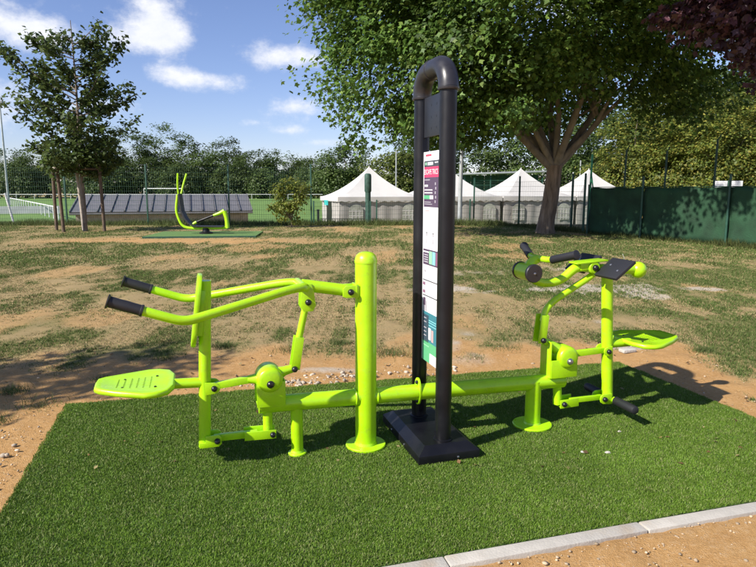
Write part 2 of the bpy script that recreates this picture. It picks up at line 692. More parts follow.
def build_blades(name, P, H, Wd, C, m, parent, lean, seed, kind='stuff'):
    """one tapering blade per point"""
    rg = np.random.default_rng(seed)
    n = len(P)
    a = rg.uniform(0, 2 * np.pi, n)
    ln = lean * rg.uniform(.2, 1.3, n)
    b = rg.uniform(0, 2 * np.pi, n)
    sx, sy = np.cos(a) * Wd / 2, np.sin(a) * Wd / 2
    dx, dy = np.cos(b) * ln * H, np.sin(b) * ln * H
    V = np.zeros((n, 3, 3), np.float32)
    V[:, 0] = P + np.stack([-sx, -sy, 0 * sx], -1)
    V[:, 1] = P + np.stack([sx, sy, 0 * sx], -1)
    V[:, 2] = P + np.stack([dx, dy, H], -1)
    T = np.arange(n * 3).reshape(n, 3)
    CC = np.repeat(C[:, None, :], 3, 1).reshape(-1, 3)
    o = npmesh(name, V.reshape(-1, 3), T, m, parent, CC)
    if kind:
        o['kind'] = kind
    return o


def turf_blades():
    rg = np.random.default_rng(5)
    n = 640000
    # more blades towards the camera
    lx = rg.uniform(-1.97, 2.772, n)
    ly = -1.28 + (1.36 + 1.28) * rg.uniform(0, 1, n) ** 1.15
    ed = np.minimum(np.minimum(lx + 1.97, 2.772 - lx), turf_back(lx) - ly)
    k = in_turf(lx, ly) & (ed > .035 * (fbm(lx * 9, ly * 9, 95, 3) - .25))
    lx, ly = lx[k], ly[k]
    n = len(lx)
    f1 = fbm(lx * 3, ly * 3, 71, 4)
    f2 = fbm(lx * 14, ly * 14, 72, 3)
    H = (.009 + .006 * rg.uniform(0, 1, n)) * (.8 + .4 * f2)
    g = rg.uniform(0, 1, n)
    base = np.array([.122, .208, .024])
    f0 = fbm(lx * .8 + 3, ly * .8, 77, 3)
    C = base[None] * (.72 + .56 * g[:, None]) * (.74 + .5 * f1[:, None]) * (.75 + .5 * f0[:, None])
    tan = rg.uniform(0, 1, n) < (.10 + .12 * (f2 > .55))
    C[tan] = np.array([.32, .36, .13]) * rg.uniform(.5, 1.1, (tan.sum(), 1))
    P = np.stack([lx, ly, np.full(n, .011)], -1)
    build_blades('turf_fibre', P, H, np.full(n, .0048), C, TURFM, turf_root, .75, 6)


turf_blades()

# front kerb
kerb = empty('concrete_kerb', (O.x, O.y, 0), A)
kerb['kind'] = 'structure'
rk = random.Random(4)
kx = -2.0
klen = 1.0
kxs = []
while kx < 2.8:
    kxs.append(kx)
    kx += klen + .006
for i, x0 in enumerate(kxs):
    yb = turf_front(x0 + klen / 2) - .048
    mb = MB()
    mb.box((0, 0, 0), (klen, .08, .16))
    o = mb.build('kerb_stone', CONC, kerb, bevel=.008, loc=(x0 + klen / 2, yb - .002 + rk.uniform(-.002, .002), -.060 + rk.uniform(-.003, .003)))
    o.rotation_euler = (rk.uniform(-.02, .02), rk.uniform(-.003, .003), -.0105)


# ------------------------------------------------------------------ dry grass, tufts, gravel
def lawn_blades():
    rg = np.random.default_rng(9)
    Ps, Hs, Ws, Cs = [], [], [], []
    for (y0, y1, n, hs, w) in ((3.2, 7.5, 420000, .034, .0062), (7.5, 13, 420000, .038, .010), (13, 29.5, 330000, .05, .020)):
        y = rg.uniform(y0, y1, n)
        x = rg.uniform(-1, 1, n) * (y * .64 + .4)
        k = x < 13.0 - np.maximum(0, (y - 17)) * .38
        x, y = x[k], y[k]
        g, b, p = cover(x, y)
        d, lx, ly = turf_dist(x, y)
        keep = (rg.uniform(0, 1, len(x)) < (.55 + .45 * g) * (1 - .94 * b) * (1 - .85 * p)) & (d > .03)
        x, y, g = x[keep], y[keep], g[keep]
        # small tufts: pull points towards random tuft centres
        cell = .11 if y0 < 7 else .2
        cx = (np.floor(x / cell) + vnoise(np.floor(x / cell) * 3.1, np.floor(y / cell) * 2.7, 5)) * cell
        cy = (np.floor(y / cell) + vnoise(np.floor(x / cell) * 1.9, np.floor(y / cell) * 4.3, 6)) * cell
        t = rg.uniform(0, .8, len(x)) * (rg.uniform(0, 1, len(x)) < .7)
        x, y = x * (1 - t) + cx * t, y * (1 - t) + cy * t
        d, lx, ly = turf_dist(x, y)
        kk = d > .03
        x, y, g = x[kk], y[kk], g[kk]
        n2 = len(x)
        isg = rg.uniform(0, 1, n2) < (.10 + .74 * g)
        C = np.where(isg[:, None], np.array([[.125, .178, .048]]), np.array([[.48, .38, .20]])) * rg.uniform(.45, 1.3, (n2, 1))
        H = hs * rg.uniform(.25, 1.0, n2) * (.36 + .8 * g) * np.where(isg, 1, .8)
        Ps.append(np.stack([x, y, gz(y) - .012], -1))
        Hs.append(H)
        Ws.append(np.full(n2, w))
        Cs.append(C)
    # single weed tufts on the bare soil
    wp = [(-2.95, 4.75), (-2.55, 4.45), (-2.75, 4.1), (-2.9, 3.75), (-2.35, 5.05), (-.9, 6.0), (-.4, 6.3), (.15, 5.9), (.5, 6.15), (1.3, 6.1), (1.75, 6.5), (.9, 5.75), (3.3, 6.0), (3.6, 5.4), (2.9, 6.4), (3.9, 6.1), (-1.6, 6.2), (-2.1, 5.75), (4.2, 5.5)]
    for (cx_, cy_) in wp:
        n = int(rg.integers(120, 420))
        sg_ = rg.uniform(.04, .11)
        x, y = cx_ + rg.normal(0, sg_, n), cy_ + rg.normal(0, sg_ * .8, n)
        d, lx, ly = turf_dist(x, y)
        x, y = x[d > .03], y[d > .03]
        n = len(x)
        Ps.append(np.stack([x, y, gz(y) - .012], -1))
        Hs.append(rg.uniform(.02, .07, n))
        Ws.append(np.full(n, .0045))
        Cs.append(np.array([[.105, .14, .045]]) * rg.uniform(.5, 1.5, (n, 1)))
    # taller weeds along the fence lines and at the brow of the bank
    n = 26000
    x = rg.uniform(-19, 6, n)
    y = 29.0 + rg.normal(0, .5, n)
    Ps.append(np.stack([x, y, gz(y) - .02], -1))
    Hs.append(rg.uniform(.08, .34, n) * (.4 + fbm(x * .8, y * .8, 88, 3)))
    Ws.append(np.full(n, .022))
    Cs.append(np.array([[.10, .125, .04]]) * rg.uniform(.5, 1.5, (n, 1)))
    n = 15000
    t = rg.uniform(0, 1, n)
    x, y = 4.9 + t * 7.6, 30.6 - t * 18.0
    x = x + rg.normal(-.1, .22, n)
    Ps.append(np.stack([x, y, gz(y) - .02], -1))
    Hs.append(rg.uniform(.06, .3, n) * (.3 + fbm(x * 1.3, y * 1.3, 89, 3)))
    Ws.append(np.full(n, .018))
    Cs.append(np.array([[.09, .105, .035]]) * rg.uniform(.5, 1.5, (n, 1)))
    P = np.concatenate(Ps)
    o = build_blades('dry_grass', P, np.concatenate(Hs), np.concatenate(Ws), np.concatenate(Cs), GRASSM, None, .8, 10)
    tag(o, 'patchy dry grass growing over the sandy lawn', 'grass', kind='stuff')


lawn_blades()


def gravel():
    rg = np.random.default_rng(12)
    ico = bmesh.new()
    bmesh.ops.create_icosphere(ico, subdivisions=1, radius=1)
    tv = np.array([v.co[:] for v in ico.verts])
    tf = np.array([[v.index for v in f.verts] for f in ico.faces])
    ico.free()
    lx = rg.uniform(-3.2, 3.6, 26000)
    ly = rg.uniform(-2.3, 2.6, 26000)
    wx, wy = O.x + lx * CA - ly * SA, O.y + lx * SA + ly * CA
    d, _, _ = turf_dist(wx, wy)
    front = ly < turf_front(lx) - .1
    w = np.where(front, 1.0, .2) * (d > .04) * ((~front) | (ly < turf_front(lx) - .1)) * np.exp(-np.maximum(d, 0) * 1.2)
    # a pale pocket of stones behind the turf
    w = w + .9 * np.exp(-(((lx - .0) / .7) ** 2 + ((ly - 1.45) / .12) ** 2)) * (d > .03)
    k = rg.uniform(0, 1, len(lx)) < w
    ex = np.concatenate([rg.normal(-.05, .33, 170), rg.normal(.95, .18, 45), rg.normal(-2.12, .05, 40)])
    ey = np.concatenate([rg.normal(1.45, .06, 170), rg.normal(1.40, .06, 45), rg.uniform(-.5, 1.0, 40)])
    lx, ly, k = np.concatenate([lx, ex]), np.concatenate([ly, ey]), np.concatenate([k, np.ones(len(ex), bool)])
    wx, wy = O.x + lx * CA - ly * SA, O.y + lx * SA + ly * CA
    d, _, _ = turf_dist(wx, wy)
    k &= d > .03
    big = np.zeros(len(lx), bool)
    big[-len(ex):] = True
    big = big[k]
    wx, wy = wx[k], wy[k]
    n = len(wx)
    s = .0022 + .009 * rg.uniform(0, 1, n) ** 5 + big * (.004 + .016 * rg.uniform(0, 1, n) ** 2)
    # a few dozen larger stones
    s = np.where(rg.uniform(0, 1, n) < .008, s + .008, s)
    sc = rg.uniform(.6, 1.3, (n, 1, 3)) * s[:, None, None]
    sc[:, :, 2] *= .7
    V = tv[None] * (1 + .25 * rg.uniform(-1, 1, (n, len(tv), 1))) * sc
    a = rg.uniform(0, 6.28, n)
    ca, sa = np.cos(a)[:, None], np.sin(a)[:, None]
    V = np.stack([V[..., 0] * ca - V[..., 1] * sa, V[..., 0] * sa + V[..., 1] * ca, V[..., 2]], -1)
    lx2, ly2 = to_loc(wx, wy)
    V += np.stack([wx, wy, np.where(ly2 < turf_front(lx2) - .09, .010, -.006) + s * .35], -1)[:, None]
    F = tf[None] + (np.arange(n) * len(tv))[:, None, None]
    c = np.where(big[:, None], np.array([[.46, .38, .29]]), np.array([[.46, .35, .23]])) * rg.uniform(.55, 1.3, (n, 1))
    C = np.repeat(c[:, None], len(tv), 1).reshape(-1, 3)
    o = npmesh('gravel', V.reshape(-1, 3), F.reshape(-1, 3), mat('gravel_stone', (.4, .35, .28), .95, attr=True), None, C)
    tag(o, 'pale gravel scattered on the bare soil round the turf', 'gravel', kind='stuff')


gravel()

# ------------------------------------------------------------------ double fitness station
st = empty('fitness_station', (O.x, O.y, 0), A)
tag(st, 'lime green double exercise machine with chest press, arm curl and central round post', 'exercise machine')
Y0 = -.02
YV = Vector((0, 1, 0))


def P3(x, z, y=0.0):
    return (x, Y0 + y, z)


def knob(parent, x, z, y, r=.017, name='cap_knob'):
    """domed black bolt cover facing the front"""
    s = -1 if y < 0 else 1
    m = MB()
    m.lathe((x, Y0 + y, z), (0, s, 0), [(r, 0), (r, r * .45), (r * .92, r * .8), (r * .7, r * 1.1), (r * .35, r * 1.28), (.001, r * 1.32)], 18)
    return m.build(name, KNOB, parent)


# post
m = MB()
m.tube([P3(0, .02), P3(.004, 1.172)], .0655, 32)
post = m.build('main_post', LIME, st)
m = MB()
m.lathe(P3(.004, 1.168), (0, 0, 1), [(.068, 0), (.0685, .014), (.067, .018), (.066, .026), (.058, .046), (.042, .060), (.022, .0665), (.002, .068)], 32)
m.build('post_cap', LIME, post)
m = MB()
m.lathe(P3(0, .016), (0, 0, 1), [(.126, 0), (.126, .010), (.122, .014), (.072, .0145), (.067, .03)], 36)
m.build('base_flange', LIME, post)
# beam
m = MB()
m.tube([P3(-.655, .345), P3(1.40, .312)], .0505, 28)
beam = m.build('beam', LIME, st)
m = MB()
ov = [(.052 * math.cos(a), .088 * math.sin(a)) for a in [2 * math.pi * k / 28 for k in range(28)]]
m.prism(ov, (0, 1, 0), (0, 0, 1), (1, 0, 0), P3(.345, .335), .012)
fl = m.build('joint_flange', LIME, beam, bevel=.002)
for dz in (-.06, .062):
    mm = MB()
    mm.lathe(P3(.338, .335 + dz, -.01), (-1, 0, 0), [(.012, 0), (.012, .008), (.008, .014), (.001, .016)], 12)
    mm.build('flange_bolt', KNOB, beam)
for wx_, wr in ((-.068, .0515), (.069, .0515)):
    m = MB()
    m.lathe(P3(wx_, .3355 - wx_ * .016), (1, 0, 0), [(.051, -.007), (.0555, -.003), (.0565, 0), (.0555, .003), (.051, .007)], 28)
    m.build('weld_bead', LIME, beam)
# supports
for sx, r, fr in ((-.432, .0365, .056), (1.178, .052, .132)):
    m = MB()
    m.tube([P3(sx, .02), P3(sx, .33)], r, 24)
    lg = m.build('support_leg', LIME, st)
    m = MB()
    m.lathe(P3(sx, .016), (0, 0, 1), [(fr, 0), (fr, .009), (fr - .004, .013), (r + .006, .0135), (r + .001, .026)], 32)
    m.build('base_flange', LIME, lg)


def hub_unit(cx, cz, side):
    """low bracket carrying a round rubber-spring hub; side=-1: seat lies to the left"""
    w0, w1 = (-.078, .085) if side < 0 else (-.128, .072)
    zb = .352
    top = cz - .012
    m = MB()
    for yy in (-.066, .066):
        m.box(P3(cx + (w0 + w1) / 2, (zb + top) / 2, yy), (w1 - w0, .008, top - zb))
    m.box(P3(cx + (w0 + w1) / 2, zb + .004, 0), (w1 - w0 - .006, .124, .008))
    br = m.build('hub_bracket', LIME, st, bevel=.002)
    m = MB()
    ht = .60 if side > 0 else top
    m.box(P3(cx + (w0 if side > 0 else w1), (zb + ht) / 2, 0), (.008, .128, ht - zb))
    m.build('end_plate', LIME, br, bevel=.002)
    m = MB()
    m.lathe(P3(cx, cz, -.088), (0, 1, 0), [(.050, 0), (.064, .005), (.072, .014), (.076, .03), (.077, .07), (.077, .10), (.076, .146), (.072, .162), (.064, .171), (.050, .176)], 36)
    hb = m.build('pivot_hub', LIME, st)
    m = MB()
    m.lathe(P3(cx, cz - .02, -.086), (0, -1, 0), [(.022, -.004), (.022, .006), (.018, .008), (.018, .016), (.013, .022), (.001, .024)], 20)
    m.build('hub_bolt', KNOB if side < 0 else BOLT, hb)
    return br, hb


br, hb = hub_unit(-.592, .512, -1)
# lugs on the hub
m = MB()
m.tube([P3(-.63, .50), P3(-.675, .508), P3(-.715, .507)], [.052, .03, .022], 16)
m.build('lug', LIME, hb)
m = MB()
m.tube([P3(-.555, .52), P3(-.50, .54), P3(-.447, .552)], [.05, .028, .024], 16)
m.build('lug', LIME, hb)


def upright(x0, z0, x1, z1, r):
    m = MB()
    m.tube([P3(x0, z0), P3(x1, z1)], r, 24)
    return m.build('upright', LIME, st)


up = upright(-.970, .128, -.930, 1.10, .034)


def link(ax, az, bx, bz, clamp_x, r=.02):
    """bar from a hub to a forked clamp at an upright, knob on the fork"""
    m = MB()
    m.box(((ax + bx) / 2, Y0, (az + bz) / 2), (math.hypot(bx - ax, bz - az), r * 1.7, r * 2), Matrix.Rotation(-math.atan2(bz - az, bx - ax), 3, 'Y'))
    lk = m.build('link_bar', LIME, st, bevel=.004)
    m = MB()
    s = 1 if clamp_x > bx else -1
    for yy in (-.046, .046):
        out = [(s * -.0, -.03)]
        pts = [(-.034 * s, 0)] + [(-.034 * s * math.cos(t), .032 * math.sin(t)) for t in (-.5, -1.0, -1.5)] + [((clamp_x - bx), -.036), ((clamp_x - bx), .036)] + [(-.034 * s * math.cos(t), .032 * math.sin(t)) for t in (1.5, 1.0, .5)]
        m = MB()
        m.prism(pts, (1, 0, 0), (0, 0, 1), (0, 1, 0), (bx, Y0 + yy, bz), .011)
        m.build('fork_plate', LIME, lk, bevel=.002)
    knob(lk, bx, bz, -.0515)
    knob(lk, bx, bz, .0515)
    return lk


link(-.69, .508, -.905, .486, -.955)
link(1.45, .49, 1.722, .50, 1.752)


def channel(ax, az, bx, bz, h, yw=.04, name='channel_link'):
    """U channel between two pivot points"""
    L = math.hypot(bx - ax, bz - az)
    rot = Matrix.Rotation(-math.atan2(bz - az, bx - ax), 3, 'Y')
    c = Vector(((ax + bx) / 2, Y0, (az + bz) / 2))
    m = MB()
    for yy in (-yw, yw):
        m.box(c + Vector((0, yy, 0)), (L, .007, h), rot)
    m.box(c + rot @ Vector((0, 0, -h / 2 + .004)), (L * .86, yw * 2 - .007, .007), rot)
    return m.build(name, LIME, st, bevel=.0015)


# left lower link
m = MB()
m.tube([P3(-.605, .33), P3(-.605, .155)], .0285, 20)
m.build('drop_tube', LIME, st)
ch = channel(-.745, .177, -.562, .172, .052, .044)
knob(ch, -.582, .172, -.0475)
knob(ch, -.582, .172, .0475)
m = MB()
m.box(((-.905 - .68) / 2, Y0, .173), (.25, .03, .04))
lk = m.build('link_bar', LIME, st, bevel=.004)
m = MB()
for yy in (-.044, .044):
    m = MB()
    m.prism([(-.095, -.035), (.012, -.035), (.03, -.02), (.03, .02), (.012, .034), (-.06, .034), (-.06, -.005), (-.095, -.005)], (1, 0, 0), (0, 0, 1), (0, 1, 0), P3(-.905, .171, yy), .01)
    m.build('fork_plate', LIME, lk, bevel=.002)
knob(lk, -.90, .171, -.049)
knob(lk, -.90, .171, .049)

# backrest
m = MB()
bo = []
hw, hh, rr = .135, .205, .1
for cx, cz, a0 in ((hw - rr, hh - rr, 0), (-hw + rr, hh - rr, 90), (-hw + rr, -hh + rr, 180), (hw - rr, -hh + rr, 270)):
    bo += [(cx + rr * math.cos(R(a0 + t)), cz + rr * math.sin(R(a0 + t))) for t in range(0, 91, 15)]
tilt = math.atan2(.055, .41)
m.prism(bo, (0, 1, 0), (math.sin(tilt), 0, math.cos(tilt)), (-math.cos(tilt), 0, math.sin(tilt)), P3(-.982, .935), .026)
bk = m.build('backrest', LIME, st, bevel=.009)
m = MB()
m.box(P3(-.957, .92), (.03, .075, .26), Matrix.Rotation(.11, 3, 'Y'))
m.build('mounting_plate', LIME, bk, bevel=.004)


def seat(flip, x_in, z, tiltx=0.0):
    """tapered moulded seat; flip=-1 points to -x"""
    out = [(0, .11), (.03, .2), (.09, .235), (.15, .235), (.30, .165), (.385, .115), (.41, .085), (.415, 0)]
    out = out + [(a, -b) for a, b in reversed(out[:-1])]
    k = len(out)
    cx = .2
    rings = [(.90, -.016, 1), (.985, -.010, 1), (1.0, .004, 1), (.985, .016, 1), (.94, .020, 1), (.8, .013, 1), (.4, .009, 1), (.02, .008, 1)]
    vs, fs = [], []
    # shelled body, rounded rim, slightly dished top
    for s, dz, _ in rings:
        for a, b in out:
            x = cx + (a - cx) * s
            y = b * s
            vs.append((x_in + flip * x, Y0 + y, z + dz + .03 * (x / .41) ** 3 * (.5 if flip > 0 else .4) + tiltx * x))
    for i in range(len(rings) - 1):
        for j in range(k):
            j2 = (j + 1) % k
            fs.append((i * k + j, i * k + j2, (i + 1) * k + j2, (i + 1) * k + j))
    fs.append(tuple(range(k - 1, -1, -1)))
    fs.append(tuple((len(rings) - 1) * k + j for j in range(k)))
    o = MB().add(vs, fs).build('seat', LIME, st, angle=60)
    for a, b in ((.1, .1), (.1, -.1), (.27, .075), (.27, -.075)):
        m = MB()
        m.lathe((x_in + flip * a, Y0 + b, z + .011), (0, 0, 1), [(.007, 0), (.007, .004), (.004, .006), (.0005, .0062)], 10)
        m.build('seat_bolt', KNOB, o)
    m = MB()
    for i in range(6):
        for j in range(11):
            xx, yy = .13 + .034 * i, (j - 5) * .019 * (1 - .05 * i)
            zz = z + .0112 + .03 * (xx / .41) ** 3 * (.5 if flip > 0 else .4) + tiltx * xx
            m.lathe((x_in + flip * xx, Y0 + yy, zz), (0, 0, 1), [(.0034, 0), (.0034, .0008), (.0005, .0009)], 6)
    h = m.build('drain_hole_shade', HOLE_SHADE, o, smooth=False)  # small raised dots, the shade of the holes is in their colour
    h['kind'] = 'stuff'
    return o


s1 = seat(-1, -1.115, .53)
m = MB()
m.tube([P3(-.962, .512), P3(-1.06, .516), P3(-1.15, .519)], .029, 18)
m.build('seat_tube', LIME, s1)
s2 = seat(1, 1.855, .553)
m = MB()
m.tube([P3(1.752, .54), P3(1.86, .541), P3(1.93, .541)], .03, 18)
m.build('seat_tube', LIME, s2)

# chest press top arm
m = MB()
m.tube([P3(-.385, 1.050), P3(-.12, 1.006)], .036, 22)
ta = m.build('press_arm', LIME, st)
m = MB()
for yy in (-.042, .042):
    m.prism([(-.05, -.028), (-.03, -.036), (.05, -.036), (.05, .036), (-.03, .036), (-.05, .02)], (1, 0, 0), (0, 0, 1), (0, 1, 0), P3(-.10, 1.003, yy), .012)
m.box(P3(-.065, 1.003), (.012, .10, .085))
m.build('post_bracket', LIME, ta, bevel=.002)
knob(ta, -.102, 1.002, -.048, .019)
knob(ta, -.102, 1.002, .048, .019)
# clevis under the arm
m = MB()
for yy in (-.036, .036):
    m.prism([(-.045, -.03), (-.028, -.062), (.028, -.062), (.045, -.03), (.036, .05), (.022, .10), (-.022, .10), (-.04, .05)], (1, 0, 0), (0, 0, 1), (0, 1, 0), P3(-.357, .96, yy), .012)
m.build('clevis', LIME, ta, bevel=.002)
knob(ta, -.357, .953, -.042, .019)
knob(ta, -.357, .953, .042, .019)
m = MB()
m.tube([P3(-.358, .955), P3(-.382, .85), P3(-.412, .72)], .021, 16)
rod = m.build('push_rod', LIME, st)
m = MB()
rot = Matrix.Rotation(math.atan2(-.028, -.18) + math.pi, 3, 'Y')
for yy in (-.03, .03):
    m.box(P3(-.424, .647, yy), (.054, .007, .195), rot)
m.box(P3(-.401, .65), (.007, .053, .18), rot)
m.build('rod_channel', LIME, rod, bevel=.0015)
knob(rod, -.443, .556, -.0345, .018)
knob(rod, -.443, .556, .0345, .018)

# chest press handlebars, two mirrored arms joined at the pivot
hbp = MB()
hbp.tube([P3(-.395, 1.052, -.105), P3(-.395, 1.052, .105)], .027, 18)
hbar = hbp.build('handlebar', LIME, st)
for s in (-1, 1):
    m = MB()
    m.tube([P3(-.372, 1.04, s * .06), P3(-.385, 1.052, s * .10), P3(-.47, 1.05, s * .135), P3(-.70, 1.005, s * .22), P3(-.95, .957, s * .31), P3(-1.04, .942, s * .34), P3(-1.13, .972, s * .345), P3(-1.37, 1.058, s * .345)], .0245, 18, smooth=2)
    m.build('arm', LIME, hbar)
    dv = Vector((-.24, 0, .086)).normalized()
    tip = Vector(P3(-1.395, 1.067, s * .345))
    m = MB()
    m.lathe(tip, -dv, [(.036, 0), (.0365, .006), (.033, .008), (.0285, .012), (.0275, .06), (.0288, .09), (.0275, .12), (.0275, .158), (.0305, .160), (.0305, .170), (.028, .1715)], 22)
    m.build('grip', RUBBER, hbar)

# ---- right: arm curl
hub_unit(1.392, .487, 1)
up2 = upright(1.772, .115, 1.712, 1.04, .0385)
m = MB()
m.tube([P3(1.356, .32), P3(1.372, .145)], .029, 20)
m.build('drop_tube', LIME, st)
ch = channel(1.362, .155, 1.505, .160, .058, .046)
knob(ch, 1.389, .156, -.0495, .018)
knob(ch, 1.389, .156, .0495, .018)
m = MB()
m.box((1.59, Y0, .160), (.26, .028, .036))
lk = m.build('link_bar', LIME, st, bevel=.004)
m = MB()
for yy in (-.045, .045):
    m = MB()
    m.prism([(-.034, 0), (-.028, -.022), (-.01, -.034), (.06, -.036), (.06, .036), (-.01, .034), (-.028, .022)], (1, 0, 0), (0, 0, 1), (0, 1, 0), P3(1.712, .159, yy), .01)
    m.build('fork_plate', LIME, lk, bevel=.002)
knob(lk, 1.712, .159, -.05, .018)
knob(lk, 1.712, .159, .05, .018)
# foot bar
m = MB()
m.tube([P3(1.792, .146, -.10), P3(1.792, .146, .10)], .021, 16)
fb = m.build('foot_bar', LIME, st)
for s in (-1, 1):
    m = MB()
    m.lathe(P3(1.792, .146, s * .062), (0, s, 0), [(.026, 0), (.029, .004), (.029, .19), (.026, .205), (.018, .209), (.001, .21)], 22)
    m.build('foot_grip', RUBBER, fb)
# lever and link rod
m = MB()
m.tube([P3(1.60, 1.085), P3(1.50, 1.095), P3(1.44, 1.075), P3(1.365, 1.01), P3(1.25, .985), P3(1.15, 1.01), P3(1.095, 1.07)], [.036, .034, .031, .029, .028, .028, .028], 20, smooth=2)
lev = m.build('lever_arm', LIME, st)
knob(lev, 1.575, 1.087, -.052, .021)
m = MB()
m.lathe(P3(1.575, 1.087, -.053), (0, 1, 0), [(.036, 0), (.042, .006), (.042, .10), (.036, .106)], 22)
m.build('pivot_boss', LIME, lev)
m = MB()
m.lathe(P3(1.093, 1.072, -.085), (0, 1, 0), [(.055, 0), (.0555, .004), (.0555, .155), (.055, .16)], 30)
dr = m.build('counterweight', LIME, lev)
for s in (-1, 1):
    m = MB()
    m.lathe(P3(1.093, 1.072, -.005 + s * .080), (0, s, 0), [(.059, -.006), (.060, .0), (.060, .010), (.055, .015), (.02, .016), (.001, .016)], 30)
    m.build('end_cap', PLASTIC, dr)
m = MB()
m.lathe(P3(1.093, 1.072, -.101), (0, -1, 0), [(.008, 0), (.008, .004), (.004, .006), (.001, .0062)], 10)
m.build('cap_screw', BOLT, dr)
m = MB()
m.tube([P3(1.10, 1.09), P3(1.13, 1.14), P3(1.175, 1.158)], [.036, .032, .028], 16, smooth=1)
hb2 = m.build('curl_bar', LIME, st)
for s in (-1, 1):
    e = Vector(P3(1.245, 1.208, s * .305))
    a = Vector(P3(1.175, 1.158, s * .02))
    b = Vector(P3(1.190, 1.158, s * .12))
    m = MB()
    m.tube([a, b, b + (e - b) * .4], .0205, 16, smooth=1)
    m.build('arm', LIME, hb2)
    dv = (e - b).normalized()
    L = (e - b).length
    m = MB()
    m.lathe(b + dv * .012, dv, [(.0235, 0), (.026, .004), (.026, L - .03), (.0265, L - .012), (.030, L - .010), (.030, L - .002), (.027, L)], 20)
    m.build('grip', RUBBER, hb2)
m = MB()
m.tube([P3(1.60, 1.035), P3(1.577, 1.018), P3(1.426, .936), P3(1.30, .868), P3(1.245, .81), P3(1.228, .735)], .0225, 16, smooth=2)
rod = m.build('curl_rod', LIME, st)
m = MB()
rot = Matrix.Rotation(.10, 3, 'Y')
for yy in (-.034, .034):
    m.box(P3(1.216, .685, yy), (.058, .007, .19), rot)
m.box(P3(1.240, .69), (.007, .061, .18), rot)
m.build('rod_channel', LIME, rod, bevel=.0015)
knob(rod, 1.213, .612, -.039, .019)
knob(rod, 1.213, .612, .039, .019)
m = MB()
m.tube([P3(1.36, .52), P3(1.29, .575), P3(1.22, .61)], [.045, .028, .022], 14)
m.build('lug', LIME, st)
# head with elbow boards and ball end
m = MB()
m.tube([P3(1.62, 1.075), P3(1.93, 1.055)], .032, 20)
m.box(P3(1.555, 1.126), (.24, .11, .010), Matrix.Rotation(-.06, 3, 'Y'))
m.box(P3(1.535, 1.10, -.036), (.12, .008, .05), Matrix.Rotation(-.06, 3, 'Y'))
m.box(P3(1.535, 1.10, .036), (.12, .008, .05), Matrix.Rotation(-.06, 3, 'Y'))
hd = m.build('head_frame', LIME, st, bevel=.002)
m = MB()
m.ball(P3(1.962, 1.052), .057, 28, 16, axis=(1, 0, 0))
m.build('ball_end', LIME, hd)
for s in (-1, 1):
    u = Vector((.137, 0, .105)).normalized()
    nn = Vector((-.105, 0, .137)).normalized()
    c = Vector(P3(1.6385, 1.0925, s * .17))
    rotm = Matrix((u, YV, nn)).transposed()
    m = MB()
    m.box(c, (.178, .222, .020), rotm)
    bd = m.build('elbow_board', RUBBER, st, bevel=.005)
    for dy in (-.055, .055):
        mm = MB()
        mm.lathe(c + Vector((0, dy, 0)) + nn * .009 + u * (.02 if dy > 0 else -.02), nn, [(.0085, 0), (.0085, .003), (.005, .005), (.001, .0055)], 12)
        mm.build('board_bolt', BOLT, bd)
    m = MB()
    m.box(c - nn * .022 + Vector((0, -s * .05, 0)), (.10, .12, .016), rotm)
    m.build('board_bracket', LIME, bd, bevel=.002)
m = MB()
m.tube([P3(1.83, 1.085, -.03), P3(1.80, 1.15, -.05), P3(1.785, 1.172, -.055)], .0022, 6)
m.build('zip_tie', WHITE, hd)

# ------------------------------------------------------------------ information totem
tm = empty('information_totem', to_world(.415, -.03), A)
tag(tm, 'tall black twin-pole totem with upright exercise instruction panel on weighted base', 'totem')


def T(x, y, z):
    return (x, y, z)


m = MB()
bx0, bx1, by0, by1 = -.197, .19, -.36, .36
def ringz(x0, x1, y0, y1, z):
    return [(x0, y0, z), (x1, y0, z), (x1, y1, z), (x0, y1, z)]
vs = ringz(bx0, bx1, by0, by1, .008) + ringz(bx0, bx1, by0, by1, .066) + ringz(bx0 + .055, bx1 - .055, by0 + .055, by1 - .055, .108)
fs = [(3, 2, 1, 0), (8, 9, 10, 11)]
for a in (0, 4):
    fs += [(a + i, a + (i + 1) % 4, a + 4 + (i + 1) % 4, a + 4 + i) for i in range(4)]
m.add(vs, fs)
m.build('base', BLACK, tm, bevel=.004, angle=20)
PY = (-.240, .175)
for bx_, by_, ax_ in ((.05, -.3605, (0, -1, 0)), (-.1975, -.1, (-1, 0, 0)), (-.1975, .15, (-1, 0, 0))):
    m = MB()
    m.lathe((bx_, by_, .038), ax_, [(.007, 0), (.007, .004), (.004, .006), (.001, .0062)], 10)
    m.build('base_bolt', BOLT, tm)
for y in PY:
    m = MB()
    m.tube([(0, y, .10), (0, y, 2.17)], .0485, 30)
    pole = m.build('pole', BLACK, tm)
    m = MB()
    s = 1 if y < 0 else -1
    m.box((0, y + s * .052, 1.15), (.03, .012, 2.0))
    m.build('panel_groove', BLACK, pole, bevel=.002)
    m = MB()
    m.lathe((0, y, .106), (0, 0, 1), [(.058, 0), (.058, .008), (.05, .012)], 28)
    m.build('pole_collar', BLACK, pole)
